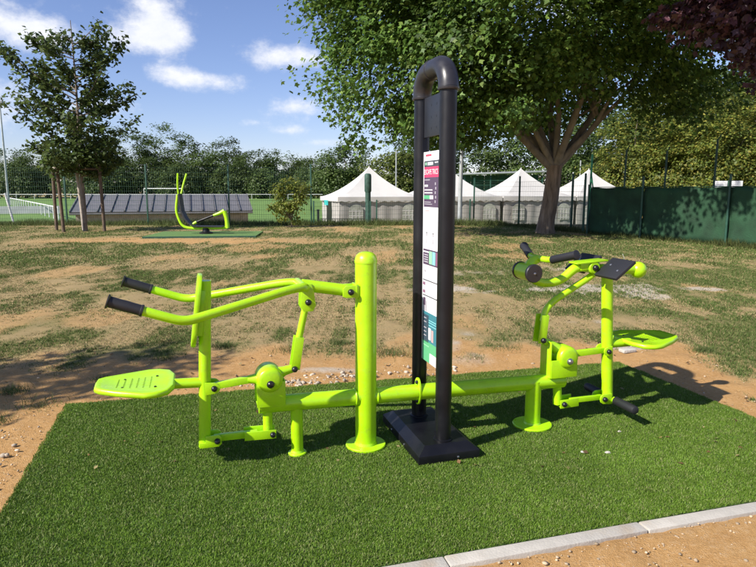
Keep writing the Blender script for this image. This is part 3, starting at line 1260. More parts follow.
# U shaped top: two elbows and a seam ring
def arc(y, s):
    rr = .135
    return [(0, y + s * (rr - rr * math.cos(R(t))), 2.165 + rr * math.sin(R(t))) for t in range(0, 91, 9)]
ym = (PY[0] + PY[1]) / 2
m = MB()
m.tube(arc(PY[0], 1) + [(0, ym, 2.30)], .058, 30)
e1 = m.build('elbow', PLASTIC, tm)
m = MB()
m.tube(arc(PY[1], -1) + [(0, ym, 2.30)], .058, 30)
e2 = m.build('elbow', PLASTIC, tm)
for y, e in ((PY[0], e1), (PY[1], e2)):
    m = MB()
    m.lathe((0, y, 2.150), (0, 0, 1), [(.060, 0), (.0615, .003), (.0615, .016), (.0585, .018)], 30)
    m.build('socket_ring', PLASTIC, e)
m = MB()
m.lathe((0, ym + .028, 2.30), (0, 1, 0), [(.0585, 0), (.0615, .002), (.0615, .016), (.0585, .018)], 30)
m.build('seam_ring', PLASTIC, e2)
# upper plate with screw holes
m = MB()
m.box((0, ym, 2.035), (.012, .325, .235))
hp = m.build('head_plate', mat('dark_blue_plate', (.018, .02, .027), .4, var=.1, vscale=6), tm, bevel=.002)
for dy in (-.05, .035):
    for z in (1.965, 2.03, 2.10):
        mm = MB()
        mm.lathe((-.0055, ym + dy, z), (-1, 0, 0), [(.007, 0), (.007, .0015), (.001, .002)], 10)
        mm.build('screw', KNOB, hp)
# instruction panel
PANEL_W = mat('panel_white', (.80, .80, .80), .35)
m = MB()
m.box((0, ym, 1.175), (.014, .325, 1.31))
pn = m.build('instruction_panel', PANEL_W, tm, bevel=.001)
pn['label'] = 'upright printed board with pink title band and exercise instructions'
inks = {'slate': (.05, .055, .07), 'pink': (.62, .045, .13), 'plum': (.085, .055, .10), 'green': (.10, .42, .20), 'white': (.80, .80, .80), 'aqua': (.25, .62, .66),
        'teal': (.04, .20, .25), 'navy': (.035, .07, .10), 'mauve': (.26, .12, .20), 'grey': (.42, .40, .44), 'mint': (.30, .62, .38), 'skin': (.55, .36, .36), 'black': (.02, .02, .025), 'red': (.6, .05, .1)}
INK = {k: mat('ink_' + k, v, .35) for k, v in inks.items()}
lay = [0]


def print_rect(y0, y1, z0, z1, ink, name='print_block', level=1):
    """flat print on the board; y runs 0 (rear, photo left) to 1 (front)"""
    lay[0] += 1
    ya, yb = ym + .136 - y0 * .236, ym + .136 - y1 * (.236 if y1 < .99 else .27)
    x = -.0076 - .0006 * level
    m = MB()
    m.add([(x, ya, z0), (x, yb, z0), (x, yb, z1), (x, ya, z1)], [(0, 1, 2, 3)])
    o = m.build(name, INK[ink], pn, smooth=False)
    return o


def zy(y):           # photo row to height on the board
    return 1.83 - (y - 152.5) * .00628


def rect(y0, y1, r0, r1, ink, name='print_block', level=1):
    return print_rect(y0, y1, zy(r1), zy(r0), ink, name, level)


def text(s, y0, y1, r0, r1, ink, level=3):
    cu = bpy.data.curves.new('lettering', 'FONT')
    cu.body = s
    ob = bpy.data.objects.new('tmp', cu)
    COL.objects.link(ob)
    dg = bpy.context.evaluated_depsgraph_get()
    me = bpy.data.meshes.new_from_object(ob.evaluated_get(dg))
    COL.objects.unlink(ob)
    bpy.data.objects.remove(ob)
    co = np.array([v.co[:] for v in me.vertices])
    mn, mx = co.min(0), co.max(0)
    ya, yb = ym + .136 - y0 * .236, ym + .136 - y1 * (.236 if y1 < .99 else .27)
    z0, z1 = zy(r1), zy(r0)
    for v in me.vertices:
        u = (v.co.x - mn[0]) / (mx[0] - mn[0])
        w = (v.co.y - mn[1]) / (mx[1] - mn[1])
        v.co = (-.0076 - .0006 * level, ya + (yb - ya) * u, z0 + (z1 - z0) * w)
    me.materials.clear()
    me.materials.append(INK[ink])
    o = bpy.data.objects.new('lettering', me)
    COL.objects.link(o)
    o.parent = pn
    return o


rect(0, 1, 161.2, 167, 'slate')
rect(.1, .5, 155.0, 156.8, 'red', 'print_line')
rect(.08, .18, 162.6, 165.2, 'mint', 'print_mark', 2)
rect(.24, .62, 162.6, 165.4, 'white', 'print_line', 2)
rect(.74, .96, 162.8, 163.8, 'white', 'print_line', 2)
rect(0, 1, 167, 177, 'pink')
text('ESCAPE TRICS', .03, .97, 169.4, 174.2, 'white')
rect(0, 1, 177, 205.5, 'plum')
for (a, b, r0, r1) in ((.05, .42, 179, 179.8), (.06, .28, 184, 186), (.05, .6, 188.6, 189.6), (.05, .6, 191.4, 192.4), (.05, .5, 200.5, 201.2), (.05, .6, 202.4, 203)):
    rect(a, b, r0, r1, 'grey' if r0 < 180 or r0 > 195 else 'white', 'print_line', 2)
rect(.0, .42, 194.3, 197.8, 'green', 'print_button', 2)
rect(.42, .66, 194.3, 197.8, 'white', 'print_button', 2)
for k in range(5):
    rect(.77 + .03 * (k % 2), .83 + .03 * (k % 2), 182 + 4.2 * k, 184.5 + 4.2 * k, 'grey', 'print_figure', 2)
rect(.08, .4, 208.8, 209.5, 'skin', 'print_line')
for a, c in ((.2, 'black'), (.66, 'black')):
    rect(a, a + .06, 230, 231.6, c, 'print_figure')
    rect(a - .02, a + .07, 231.8, 234, 'grey', 'print_figure')
    rect(a, a + .05, 236, 241, 'grey', 'print_figure')
rect(0, 1, 247, 262.5, 'plum')
rect(.02, .4, 249, 250.4, 'white', 'print_line', 2)
for k in range(4):
    rect(.06, .36, 252.2 + k * 2.3, 253.3 + k * 2.3, 'grey', 'print_line', 2)
rect(.43, .64, 248.4, 261, 'mint', 'print_block', 2)
rect(.66, .86, 248.4, 261, 'aqua', 'print_block', 2)
rect(.88, .99, 248.4, 261, 'mauve', 'print_block', 2)
for r in (277.6, 293.2):
    rect(0, 1, r, r + 1.0, 'slate', 'print_line')
rect(.08, .2, 268, 270, 'grey', 'print_figure')
for r in (280.5, 288.5):
    rect(.0, .16, r, r + 3, 'mauve', 'print_figure')
rect(.02, .3, 299, 309.5, 'grey', 'print_figure')
rect(.04, .2, 296, 304, 'plum', 'print_figure', 2)
rect(0, 1, 310, 361, 'teal')
rect(.0, .45, 313, 341, 'navy', 'print_block', 2)
for r in (317, 319.2, 322):
    rect(.46, .98, r, r + .8, 'aqua', 'print_line', 2)
rect(.45, .62, 325, 337, 'white', 'print_figure', 2)
rect(.66, .8, 326, 338, 'skin', 'print_figure', 2)
for r in (316, 320, 326, 330, 334):
    rect(.12, .3, r, r + 1, 'grey', 'print_line', 3)
rect(0, 1, 340, 350.5, 'green', 'print_block', 2)
rect(.05, .5, 344, 345, 'mint', 'print_line', 3)
rect(.55, 1, 350.5, 361, 'white', 'print_block', 2)
rect(0, .55, 350.5, 361, 'green', 'print_block', 2)

# bits of litter on the turf and one flat stone behind it
for i, (px_, py_, sx) in enumerate(((1.25, 3.54, .014), (1.40, 3.53, .017), (1.60, 3.86, .011))):
    rr = random.Random(40 + i)
    bm = MB()
    bm.ball((0, 0, 0), 1, 9, 6)
    bm.v = [(x * sx * rr.uniform(.6, 1.3), y * sx * .8 * rr.uniform(.5, 1.3), z * sx * .5 * rr.uniform(.5, 1.4)) for x, y, z in bm.v]
    o = bm.build('paper_scrap', STONE, smooth=False, loc=(px_, py_, .019))
    tag(o, ['small white paper scrap on the turf beside the largest scrap', 'largest white paper scrap lying on the open turf', 'tiniest white paper scrap on the turf below the foot bar'][i], 'litter', 'white scraps on the turf')
bm = MB()
bm.box((0, 0, 0), (.15, .09, .035), .3)
o = bm.build('flat_stone', STONE, bevel=.012, loc=(2.5, 5.96, .012))
tag(o, 'flat whitish stone lying on the soil behind the arm curl seat', 'stone')

# ------------------------------------------------------------------ trees
LEAF_T = np.array([(0, 0, 0), (.34, .28, .05), (.62, .62, -.04), (.26, .66, .04), (0, 1.05, -.06), (-.26, .66, .04), (-.62, .62, -.04), (-.34, .28, .05)])
LEAF_F = np.array([(0, 1, 2), (0, 2, 3), (0, 3, 4), (0, 4, 5), (0, 5, 6), (0, 6, 7)])
LEAF_S = np.array([(0, 0, 0), (.42, .5, .10), (0, 1.1, 0), (-.42, .5, .10)])
LEAF_SF = np.array([(0, 1, 2), (0, 2, 3)])


def leaves(name, P, size, cols, m, parent, seed, lobed=True, up=.55, jit=.45, out_c=None):
    """a mesh of many small leaves at points P, colours given per leaf"""
    rg = np.random.default_rng(seed)
    n = len(P)
    T_, F_ = (LEAF_T, LEAF_F) if lobed else (LEAF_S, LEAF_SF)
    nrm = rg.normal(0, 1, (n, 3))
    nrm /= np.linalg.norm(nrm, axis=1, keepdims=True)
    nrm[:, 2] = np.abs(nrm[:, 2]) * .6 + up
    if out_c is not None:
        d = P - np.array(out_c)[None]
        d /= np.linalg.norm(d, axis=1, keepdims=True) + 1e-6
        nrm += d * .7
    nrm /= np.linalg.norm(nrm, axis=1, keepdims=True)
    t = rg.normal(0, 1, (n, 3))
    t[:, 2] -= .5
    t -= nrm * (t * nrm).sum(1, keepdims=True)
    t /= np.linalg.norm(t, axis=1, keepdims=True)
    b = np.cross(nrm, t)
    s = size * (1 + jit * rg.uniform(-1, 1, n))
    V = P[:, None] + (b[:, None] * T_[None, :, 0:1] + t[:, None] * T_[None, :, 1:2] + nrm[:, None] * T_[None, :, 2:3]) * s[:, None, None]
    F = F_[None] + (np.arange(n) * len(T_))[:, None, None]
    C = np.repeat(cols[:, None], len(T_), 1).reshape(-1, 3)
    return npmesh(name, V.reshape(-1, 3), F.reshape(-1, 3), m, parent, C)


def crown_points(ells, n_clump, per, cr, seed, shell=.55, flat=.6):
    """leaf clumps spread through ellipsoids, denser towards the skin"""
    rg = np.random.default_rng(seed)
    vol = np.array([e[3] * e[4] * e[5] for e in ells]) ** .75
    cnt = (n_clump * vol / vol.sum()).astype(int)
    cs = []
    for e, c in zip(ells, cnt):
        d = rg.normal(0, 1, (c, 3))
        d /= np.linalg.norm(d, axis=1, keepdims=True)
        r = shell + (1 - shell) * rg.uniform(0, 1, c) ** .7
        ph = rg.uniform(0, 6.28, 3)
        wob = 1 + .10 * np.sin(d[:, 0] * 5 + ph[0]) * np.sin(d[:, 1] * 5 + ph[1]) + .09 * np.sin(d[:, 2] * 7 + ph[2] + d[:, 0] * 3)
        cs.append(np.array(e[:3])[None] + d * np.array(e[3:])[None] * (r * wob)[:, None])
    cc = np.concatenate(cs)
    rr = cr * rg.uniform(.55, 1.25, len(cc))
    k = rg.poisson(per, len(cc))
    idx = np.repeat(np.arange(len(cc)), k)
    off = rg.normal(0, 1, (len(idx), 3))
    off *= (rg.uniform(0, 1, len(idx)) ** .45 / np.linalg.norm(off, axis=1))[:, None]
    off[:, 2] *= flat
    P = cc[idx] + off * rr[idx][:, None]
    return P, idx, cc


def leaf_cols(pal, n, idx, nclump, seed, tint=.25):
    rg = np.random.default_rng(seed)
    a = np.array(pal)
    base = a[rg.integers(0, len(a), n)]
    ct = 1 + tint * rg.uniform(-1, 1, (nclump, 1))
    return base * ct[idx] * rg.uniform(.7, 1.3, (n, 1))


def limb(mb, a, b, r0, r1, seed, sag=.15, seg=8):
    rr = random.Random(seed)
    a, b = Vector(a), Vector(b)
    L = (b - a).length
    mid = (a + b) / 2 + Vector((rr.uniform(-.1, .1) * L, rr.uniform(-.1, .1) * L, sag * L))
    q = a * .25 + mid * .5 + b * .25
    mb.tube([a, a * .5 + mid * .5, mid, mid * .5 + b * .5, b], [r0, r0 * .8 + r1 * .2, (r0 + r1) / 2, r0 * .25 + r1 * .75, r1], seg, smooth=1)


PAL_MAPLE = [(.100, .178, .034), (.118, .205, .038), (.082, .155, .031), (.165, .24, .05), (.075, .14, .032)]
PAL_DARK = [(.07, .108, .030), (.088, .128, .034), (.105, .148, .038), (.058, .092, .030)]
PAL_FAR = [(.088, .135, .038), (.105, .155, .042), (.125, .175, .05), (.072, .114, .035)]
PAL_YEL = [(.17, .20, .035), (.21, .225, .04), (.13, .17, .032), (.28, .255, .05), (.10, .145, .028)]
PAL_LIGHT = [(.12, .17, .03), (.16, .20, .04), (.10, .15, .03), (.19, .22, .05)]
PAL_PURP = [(.075, .032, .042), (.10, .040, .050), (.060, .027, .036), (.12, .056, .062), (.085, .05, .068)]


def tree(name, label, base, fork, ells, n_clump, per, cr, leaf, pal, seed, trunk_r=(.3, .22), limbs=8, m=None, bark=None, limb_bark=None, group=None, lobed=False,
         shell=.55, limb_r=.1, cat='tree', flat=.6, root=True, branch_to=None, tint=.25):
    r = empty(name, base)
    tag(r, label, cat, group)
    b = Vector(base)
    mb = MB()
    fk = Vector(fork)
    midp = (fk * .5) + Vector((.03, 0, 0))
    mb.tube([(0, 0, -.1), (0, 0, .12 * fk.z), midp, fk], [trunk_r[0] * 1.35, trunk_r[0], (trunk_r[0] + trunk_r[1]) / 2, trunk_r[1]], 14, smooth=2)
    P, idx, cc = crown_points(ells, n_clump, per, cr, seed, shell, flat)
    rr = random.Random(seed)
    tgt = branch_to if branch_to is not None else [cc[rr.randrange(len(cc))] for _ in range(limbs)]
    tips = []
    for i, t in enumerate(tgt):
        lb_ = MB() if limb_bark else mb
        limb(lb_, fk - Vector((0, 0, rr.uniform(0, .25) * fk.z * .4)), t, limb_r * rr.uniform(.7, 1.1), limb_r * .2, seed + i, .08 if not limb_bark else rr.uniform(-.02, .12), 8 if not limb_bark else 12)
        if limb_bark:
            lb_.build('limb', limb_bark, r)
    trunk = mb.build('trunk', bark or BARK, r)
    C = leaf_cols(pal, len(P), idx, len(cc), seed + 1, tint)
    ctr = np.mean([e[:3] for e in ells], 0)
    o = leaves('crown', P, leaf, C, m or LEAFM, r, seed + 2, lobed, out_c=ctr)
    o['kind'] = 'stuff'
    return r, trunk, tgt


# fallen leaves and bits of straw
rg_ = np.random.default_rng(77)
fy = 3.3 + 14 * rg_.uniform(0, 1, 900) ** 1.6
fx = rg_.uniform(-1, 1, 900) * (fy * .63)
fd, _, _ = turf_dist(fx, fy)
keep = (fd > .02) | (rg_.uniform(0, 1, 900) < .22)
fx, fy, fd = fx[keep], fy[keep], fd[keep]
FP = np.stack([fx, fy, np.where(fd > .02, .012, .022)], -1)
FC = np.array([(.22, .13, .06), (.30, .20, .09), (.14, .09, .045), (.34, .27, .13)])[rg_.integers(0, 4, len(FP))] * rg_.uniform(.6, 1.2, (len(FP), 1))
fl_ = leaves('fallen_leaves', FP, .026, FC, GRASSM, None, 78, False, up=1.6)
tag(fl_, 'small brown fallen leaves scattered over lawn and turf', 'leaves', kind='stuff')

# large maple
base = (6.3, 23.1, 0)
mtg = [(-2.1, -.5, 5.0), (-4.6, -1.0, 6.8), (-.6, -.6, 6.6), (1.5, -.3, 7.6), (2.1, -.8, 5.2), (3.2, -.2, 5.6), (-.9, 1.8, 7), (1.2, 2.2, 8), (-2.8, 1.6, 6), (2.6, 1.6, 6.2), (.6, -2.2, 7.0)]
mr_, mtrunk, tg = tree('maple_tree', 'large broadleaf tree with thick forked trunk standing beside the green screened fence', base, (.26, 0, 2.5),
     [(0, .8, 10.2, 8.4, 7.0, 5.0), (-5.3, -1.5, 6.3, 3.6, 3.4, 3.4), (-3.6, -3.0, 5.2, 2.8, 2.8, 2.1), (-2.0, -4.5, 6.9, 3.8, 2.8, 2.3), (2.8, -4.0, 8.4, 4.2, 3.0, 2.4), (4.6, -1.0, 7.6, 3.2, 3.0, 2.2), (-5.8, -1.5, 9.2, 3.3, 3.5, 3.2), (-6.3, -2.2, 7.4, 2.3, 2.4, 2.0),
      (-.8, -6.3, 7.3, 4.2, 2.2, 1.6), (3.6, -6.0, 8.4, 3.2, 2.2, 1.8), (-3.2, -.5, 4.0, 2.0, 1.8, .9), (-4.6, -1.4, 4.1, 1.5, 1.5, .8), (-1.2, -2.4, 4.5, 1.9, 1.5, .8), (1.4, -2.6, 5.2, 1.9, 1.5, .8), (.2, 1.8, 4.6, 2.6, 1.4, .8), (4.4, -1.0, 4.9, 1.9, 1.5, .85), (3.0, -1.2, 5.6, 1.6, 1.4, .8), (1.0, 3.0, 6.0, 3.5, 2.0, 1.4)],
     1720, 80, 1.0, .132, PAL_MAPLE, 101, trunk_r=(.30, .27), m=LEAFM, bark=BARKL, limb_bark=BARKP, lobed=True, limb_r=.17, shell=.5, branch_to=mtg, tint=.4)
# finer branches seen under the crown
rr = random.Random(7)
for i, t in enumerate(mtg):
    t = Vector(t)
    for k in range(4):
        a = Vector((.3, 0, 2.55)).lerp(t, rr.uniform(.4, .9)) + Vector((0, 0, .3))
        mb = MB()
        limb(mb, a, a + Vector((rr.uniform(-1.6, 1.6), rr.uniform(-1.4, 1.4), rr.uniform(.2, 1.8))), .05, .012, 900 + i * 7 + k, .1, 6)
        mb.build('branch', BARKP, mr_)

# purple-leaved tree, trunk outside the picture
tree('purple_tree', 'purple-leaved tree whose dark crown overhangs the screened fence', (12.7, 14.6, 0), (-.2, 0, 2.6),
     [(-1.2, 0, 7.2, 3.6, 2.6, 2.3), (-3.6, 0, 6.4, 2.2, 1.8, 1.0), (-5.3, 0, 5.8, 1.0, 1.0, .45), (-4.3, 0, 5.35, 1.25, 1.1, .65), (-3.6, 0, 4.75, 1.15, 1.0, .6), (-3.1, 0, 4.25, .7, .8, .35), (-6.3, -1.6, 8.0, 2.6, 2.0, 1.4), (-4.4, -2.0, 8.3, 2.6, 2.0, 1.4)], 560, 56, .62, .135, PAL_PURP, 201, trunk_r=(.2, .16), m=LEAFP, lobed=True, limb_r=.09, limbs=14)

# small tree standing left of the picture, its shadow reaches the soil behind the turf
tree('young_tree', 'slim young tree whose shadow falls on the bare soil beside the chest press', (-7.3, 2.05, 0), (0, 0, 2.0),
     [(.0, 0, 4.2, .85, .8, 1.15), (.2, .1, 3.3, .9, .8, .6)], 95, 40, .45, .10, PAL_MAPLE, 301, trunk_r=(.06, .05), limb_r=.03, limbs=8, lobed=False)


def staked_tree():
    bx, by = -11.55, 24.2
    r = empty('staked_tree', (bx, by, 0))
    tag(r, 'sparse young tree growing between tall wooden stakes', 'tree')
    mb = MB()
    mb.tube([(0, 0, -.05), (.02, 0, 1.2), (-.02, 0, 3.0), (.05, 0, 5.0), (.0, 0, 7.9)], [.09, .075, .06, .04, .012], 10, smooth=2)
    rg = np.random.default_rng(31)
    rr = random.Random(31)
    pts, ids, cid = [], [], 0
    brs = []
    for i in range(46):
        z0 = 2.1 + 5.2 * (i / 46) ** 1.0
        a = rr.uniform(0, 2 * math.pi)
        L = (2.6 - .22 * (z0 - 2)) * rr.uniform(.55, 1.05)
        brs.append((z0, a, L, rr.uniform(.25, .8)))
    # long side branches that stand out against the sky
    brs += [(5.2, math.pi - .1, 3.1, .62), (5.0, math.pi + .2, 2.4, .75), (5.6, .1, 2.0, .9), (4.4, .0, 2.3, .35), (3.2, -.1, 2.3, .45), (4.6, math.pi, 2.4, .3)]
    for i, (z0, a, L, sl) in enumerate(brs):
        p0 = Vector((0, 0, z0))
        p1 = p0 + Vector((math.cos(a) * L, math.sin(a) * L, L * sl))
        pm = p0.lerp(p1, .5) + Vector((0, 0, -.08 * L))
        mb.tube([p0, pm, p1], [.026, .016, .006], 6, smooth=1)
        for k in range(int(10 * L)):
            t = rr.uniform(.25, 1.03)
            c = p0.lerp(pm, t * 2) if t < .5 else pm.lerp(p1, t * 2 - 1)
            n = rr.randint(6, 13)
            o = rg.normal(0, .13, (n, 3)) + np.array([c.x, c.y, c.z - .05])[None]
            pts.append(o)
            ids += [cid] * n
            cid += 1
    # dense low part
    P2, i2, c2 = crown_points([(-.2, 0, 2.9, 1.5, 1.3, .8), (.7, 0, 2.6, 1.0, 1, .6)], 70, 26, .5, 33, .2)
    pts.append(P2)
    ids = np.concatenate([np.array(ids), i2 + cid])
    P = np.concatenate(pts)
    mb.build('trunk', BARK, r)
    C = leaf_cols(PAL_DARK + [(.07, .10, .03), (.09, .12, .04)], len(P), ids, ids.max() + 1, 35, .3)
    o = leaves('crown', P, .15, C, LEAFM, r, 36, False)
    o['kind'] = 'stuff'


staked_tree()
# tree guard made of round stakes and a top rail
for i, (x, y, h, lean, mm, lb) in enumerate(((-13.05, 24.9, 2.55, .02, WOODP, 'dark round wooden stake, outermost beside the young tree'), (-12.15, 23.7, 2.55, -.06, WOODP, 'dark leaning wooden stake at the front of the young tree'),
                                         (-11.85, 24.7, 2.5, -.09, WOODL, 'pale grey wooden stake close to the young tree trunk'), (-10.75, 24.1, 2.5, -.03, WOODP, 'dark wooden stake standing between the young tree and shed'))):
    mb = MB()
    mb.tube([(0, 0, -.1), (lean * .6, 0, h * .5), (lean * 1.4, 0, h)], .062, 12)
    o = mb.build('tree_stake', mm, loc=(x, y, 0))
    tag(o, lb, 'stake', 'stakes round the young tree')
mb = MB()
mb.tube([(-13.2, 24.92, 2.47), (-12.0, 23.98, 2.45)], .06, 10)
o = mb.build('stake_rail', WOODL)
tag(o, 'short pale rail across the tops of two wooden stakes', 'rail')
mb = MB()
mb.tube([(-12.1, 23.75, 2.42), (-10.8, 24.12, 2.4)], .05, 10)
o = mb.build('stake_rail', WOODP)
tag(o, 'dark rail tied across the stakes beside the shed', 'rail')

# light shrub by the fence
tree('shrub', 'light green bushy shrub growing in front of the wire fence', (W(291, 26.8), 26.8, 0), (0, 0, .35),
     [(0, 0, .9, .7, .6, .75), (-.45, 0, 1.5, .4, .35, .5), (.45, 0, 1.45, .45, .4, .6), (0, 0, 1.75, .35, .3, .4), (-.6, 0, .9, .35, .4, .35)], 95, 30, .3, .095, [(.17, .21, .035), (.21, .24, .045), (.13, .17, .03), (.25, .26, .06)], 401, trunk_r=(.03, .025), limb_r=.018, limbs=18, cat='shrub', shell=.1)

# far tree line behind the football field
far = [(8, 165, 13.5, 8, 0), (48, 158, 12.5, 8, 1), (88, 150, 15.5, 7, 1), (126, 158, 18.5, 8, 0), (163, 162, 18.5, 7.5, 1), (192, 160, 14.8, 7, 0), (228, 172, 17.0, 5.5, 2), (212, 156, 12.0, 6, 1), (253, 165, 12.5, 7, 0), (284, 170, 12.8, 8, 1), (306, 168, 10.5, 6, 0), (26, 150, 10, 6, 2), (150, 152, 10, 6, 2), (240, 150, 8.5, 6, 2), (322, 150, 8.2, 6, 2), (270, 148, 6.5, 5, 1), (105, 148, 9.0, 6, 0), (182, 150, 8.5, 5, 2)]
flab = ['broad dark green tree beyond the field behind the floodlight mast', 'rounded green tree beyond the field behind the staked young tree', 'tall green tree beyond the field just right of the staked tree',
        'tall dark tree beyond the field above the shed roof', 'tallest green tree of the line, behind the distant machine handles', 'dark rounded tree beyond the field behind the distant exercise machine', 'narrow pale tree rising above its neighbours beyond the field',
        'low mid green tree beside the narrow tall tree beyond the field', 'dark bushy tree beyond the field behind the light shrub', 'rounded tree beyond the field directly above the light shrub', 'small dark tree beyond the field near the first marquee',
        'small pale green tree beyond the field near the floodlight mast', 'small pale tree beyond the football goal crossbar', 'low pale green tree in front of the far dark trees above the shed end', 'low pale tree at the marquee end of the far tree line',
        'lowest green bush-like tree on the far edge of the field', 'low dark tree beyond the field above the shed roof middle', 'low pale green tree beyond the field behind the distant machine']
for i, (px_, Y_, h, rx, kind) in enumerate(far):
    pal = [PAL_DARK, PAL_FAR, [(.075, .11, .032), (.09, .125, .036), (.06, .095, .03)]][kind]
    tree('far_tree', flab[i], (W(px_, Y_), Y_, -.4), (0, 0, h * .3),
         [(0, 0, h * .60, rx, rx * .8, h * .38), (-rx * .4, -1, h * .38, rx * .7, rx * .6, h * .28), (rx * .45, -1, h * .42, rx * .6, rx * .6, h * .3), (0, -2, h * .2, rx * .95, rx * .6, h * .2)],
         130, 75, 2.2, .42, pal, 500 + i * 9, trunk_r=(.35, .25), limbs=4, limb_r=.14, group='trees beyond the football field', shell=.5)
# nearer tree left of the maple and dark trees behind the marquees
mid = [(345, 92, 9.4, 4.6, 1, 'tall rounded tree rising behind the first marquee peak'), (398, 75, 7.5, 4.5, 3, 'bright yellowish green tree behind the marquee and totem'), (430, 88, 13, 6, 0, 'dark tall tree behind the totem and marquees'),
       (500, 80, 14, 6.5, 0, 'dark dense tree above the green shelter roof'), (560, 74, 13, 6, 1, 'dark tree behind the forked trunk and marquees'), (610, 66, 11, 5, 0, 'deep green tree standing behind the tall fence posts'),
       (668, 60, 15, 6, 0, 'tall dark green tree behind the yellow-green foliage'), (722, 56, 15, 6, 1, 'tall mid green tree towering above the golden trees'), (780, 58, 16, 6, 0, 'tall dark tree behind the purple crown')]
for i, (px_, Y_, h, rx, kind, lb) in enumerate(mid):
    pal = [PAL_DARK, PAL_FAR, PAL_LIGHT, [(.12, .15, .035), (.15, .17, .04), (.09, .12, .03)]][kind]
    tree('background_tree', lb, (W(px_, Y_), Y_, -.8), (0, 0, h * .3),
         [(0, 0, h * .6, rx, rx * .8, h * .36), (-rx * .3, -.8, h * .34, rx * .75, rx * .6, h * .28), (rx * .4, -.6, h * .3, rx * .7, rx * .6, h * .26)],
         (170 if i < 6 else 280), 75, 1.5, (.28 if i < 6 else .36), pal, 700 + i * 11, trunk_r=(.3, .22), limbs=6, limb_r=.12, shell=.45)
# yellowish trees behind the screened fence
yel = [(640, 47, 10.2, 3.6, 'yellow-green leafy tree behind the fence, next to the tall dark posts'), (690, 44, 10.4, 3.5, 'golden green tree behind the screened fence above its middle'), (740, 41, 9.6, 3.4, 'yellowish tree above the white notice board'), (790, 44, 10.5, 3.6, 'yellow-green tree at the far end of the screened fence'), (612, 50, 5.2, 2.6, 'low olive green tree beside the last marquee')]
for i, (px_, Y_, h, rx, lb) in enumerate(yel):
    tree('yellow_tree', lb, (W(px_, Y_), Y_, -1.0), (0, 0, h * .25),
         [(0, 0, h * .58, rx, rx * .8, h * .40), (-rx * .3, -.5, h * .32, rx * .85, rx * .7, h * .3), (rx * .4, -.5, h * .36, rx * .8, rx * .7, h * .3)],
         210, 105, 1.0, .155, PAL_YEL if i != 4 else [(.12, .135, .035), (.15, .155, .04), (.09, .11, .03)], 800 + i * 13, trunk_r=(.2, .15), limbs=8, limb_r=.07, shell=.5)

# ------------------------------------------------------------------ fences
def wire_panel(mb, a, b, z0, z1, dv=.10, dh=.2, w=.0045):
    a, b = Vector(a), Vector(b)
    L = (b - a).length
    n = max(2, int(L / dv))
    for i in range(n + 1):
        p = a.lerp(b, i / n)
        mb.tube([(p.x, p.y, z0 + p.z), (p.x, p.y, z1 + p.z)], w, 3, caps=False)
    k = int((z1 - z0) / dh)
    for j in range(k + 1):
        z = z0 + (z1 - z0) * j / k
        mb.tube([(a.x, a.y, z + a.z), (b.x, b.y, z + b.z)], w * 1.1, 3, caps=False)


def mesh_fence(label, pts, h, z=0.0, post_r=.04, extra=.15):
    r = empty('mesh_fence', (pts[0][0], pts[0][1], z))
    tag(r, label, 'fence')
    o0 = Vector((pts[0][0], pts[0][1], 0))
    ps = [Vector((p[0], p[1], 0)) - o0 for p in pts]
    for i, p in enumerate(ps):
        m = MB()
        ln = [.0, .03, -.02, .04][i % 4]
        m.box((p.x + ln * .2, p.y, (h + extra) / 2 - .1), (post_r * 1.7, post_r * 1.7, h + extra + .2))
        m.build('post', GREENP, r, bevel=.004)
    for a, b in zip(ps[:-1], ps[1:]):
        m = MB()
        wire_panel(m, a, b, .05, h)
        o = m.build('wire_mesh', WIRE, r, smooth=False)
        o['kind'] = 'stuff'
    return r


FY = 28.6
mesh_fence('tall green wire mesh fence running past the low shed', [(W(p, FY), FY) for p in (-98, -16, 66, 147, 229, 311)], 2.62)
mesh_fence('green wire mesh fence in front of the marquees', [(W(311, FY) + .12, FY), (W(368, FY) + .1, FY + .2)], 1.05, extra=.05)
mesh_fence('green wire mesh fence with leaning posts beside the forked tree', [(W(474, 31), 31), (W(519, 28), 28), (W(572, 24.2), 24.2), (7.75, 23.2)], 2.0, z=-.03, extra=.25)
mesh_fence('short green mesh panel between grey pole and marquees', [(W(368, FY) + .4, FY + .3), (W(470, 30.8), 30.8)], 1.1, extra=.05)

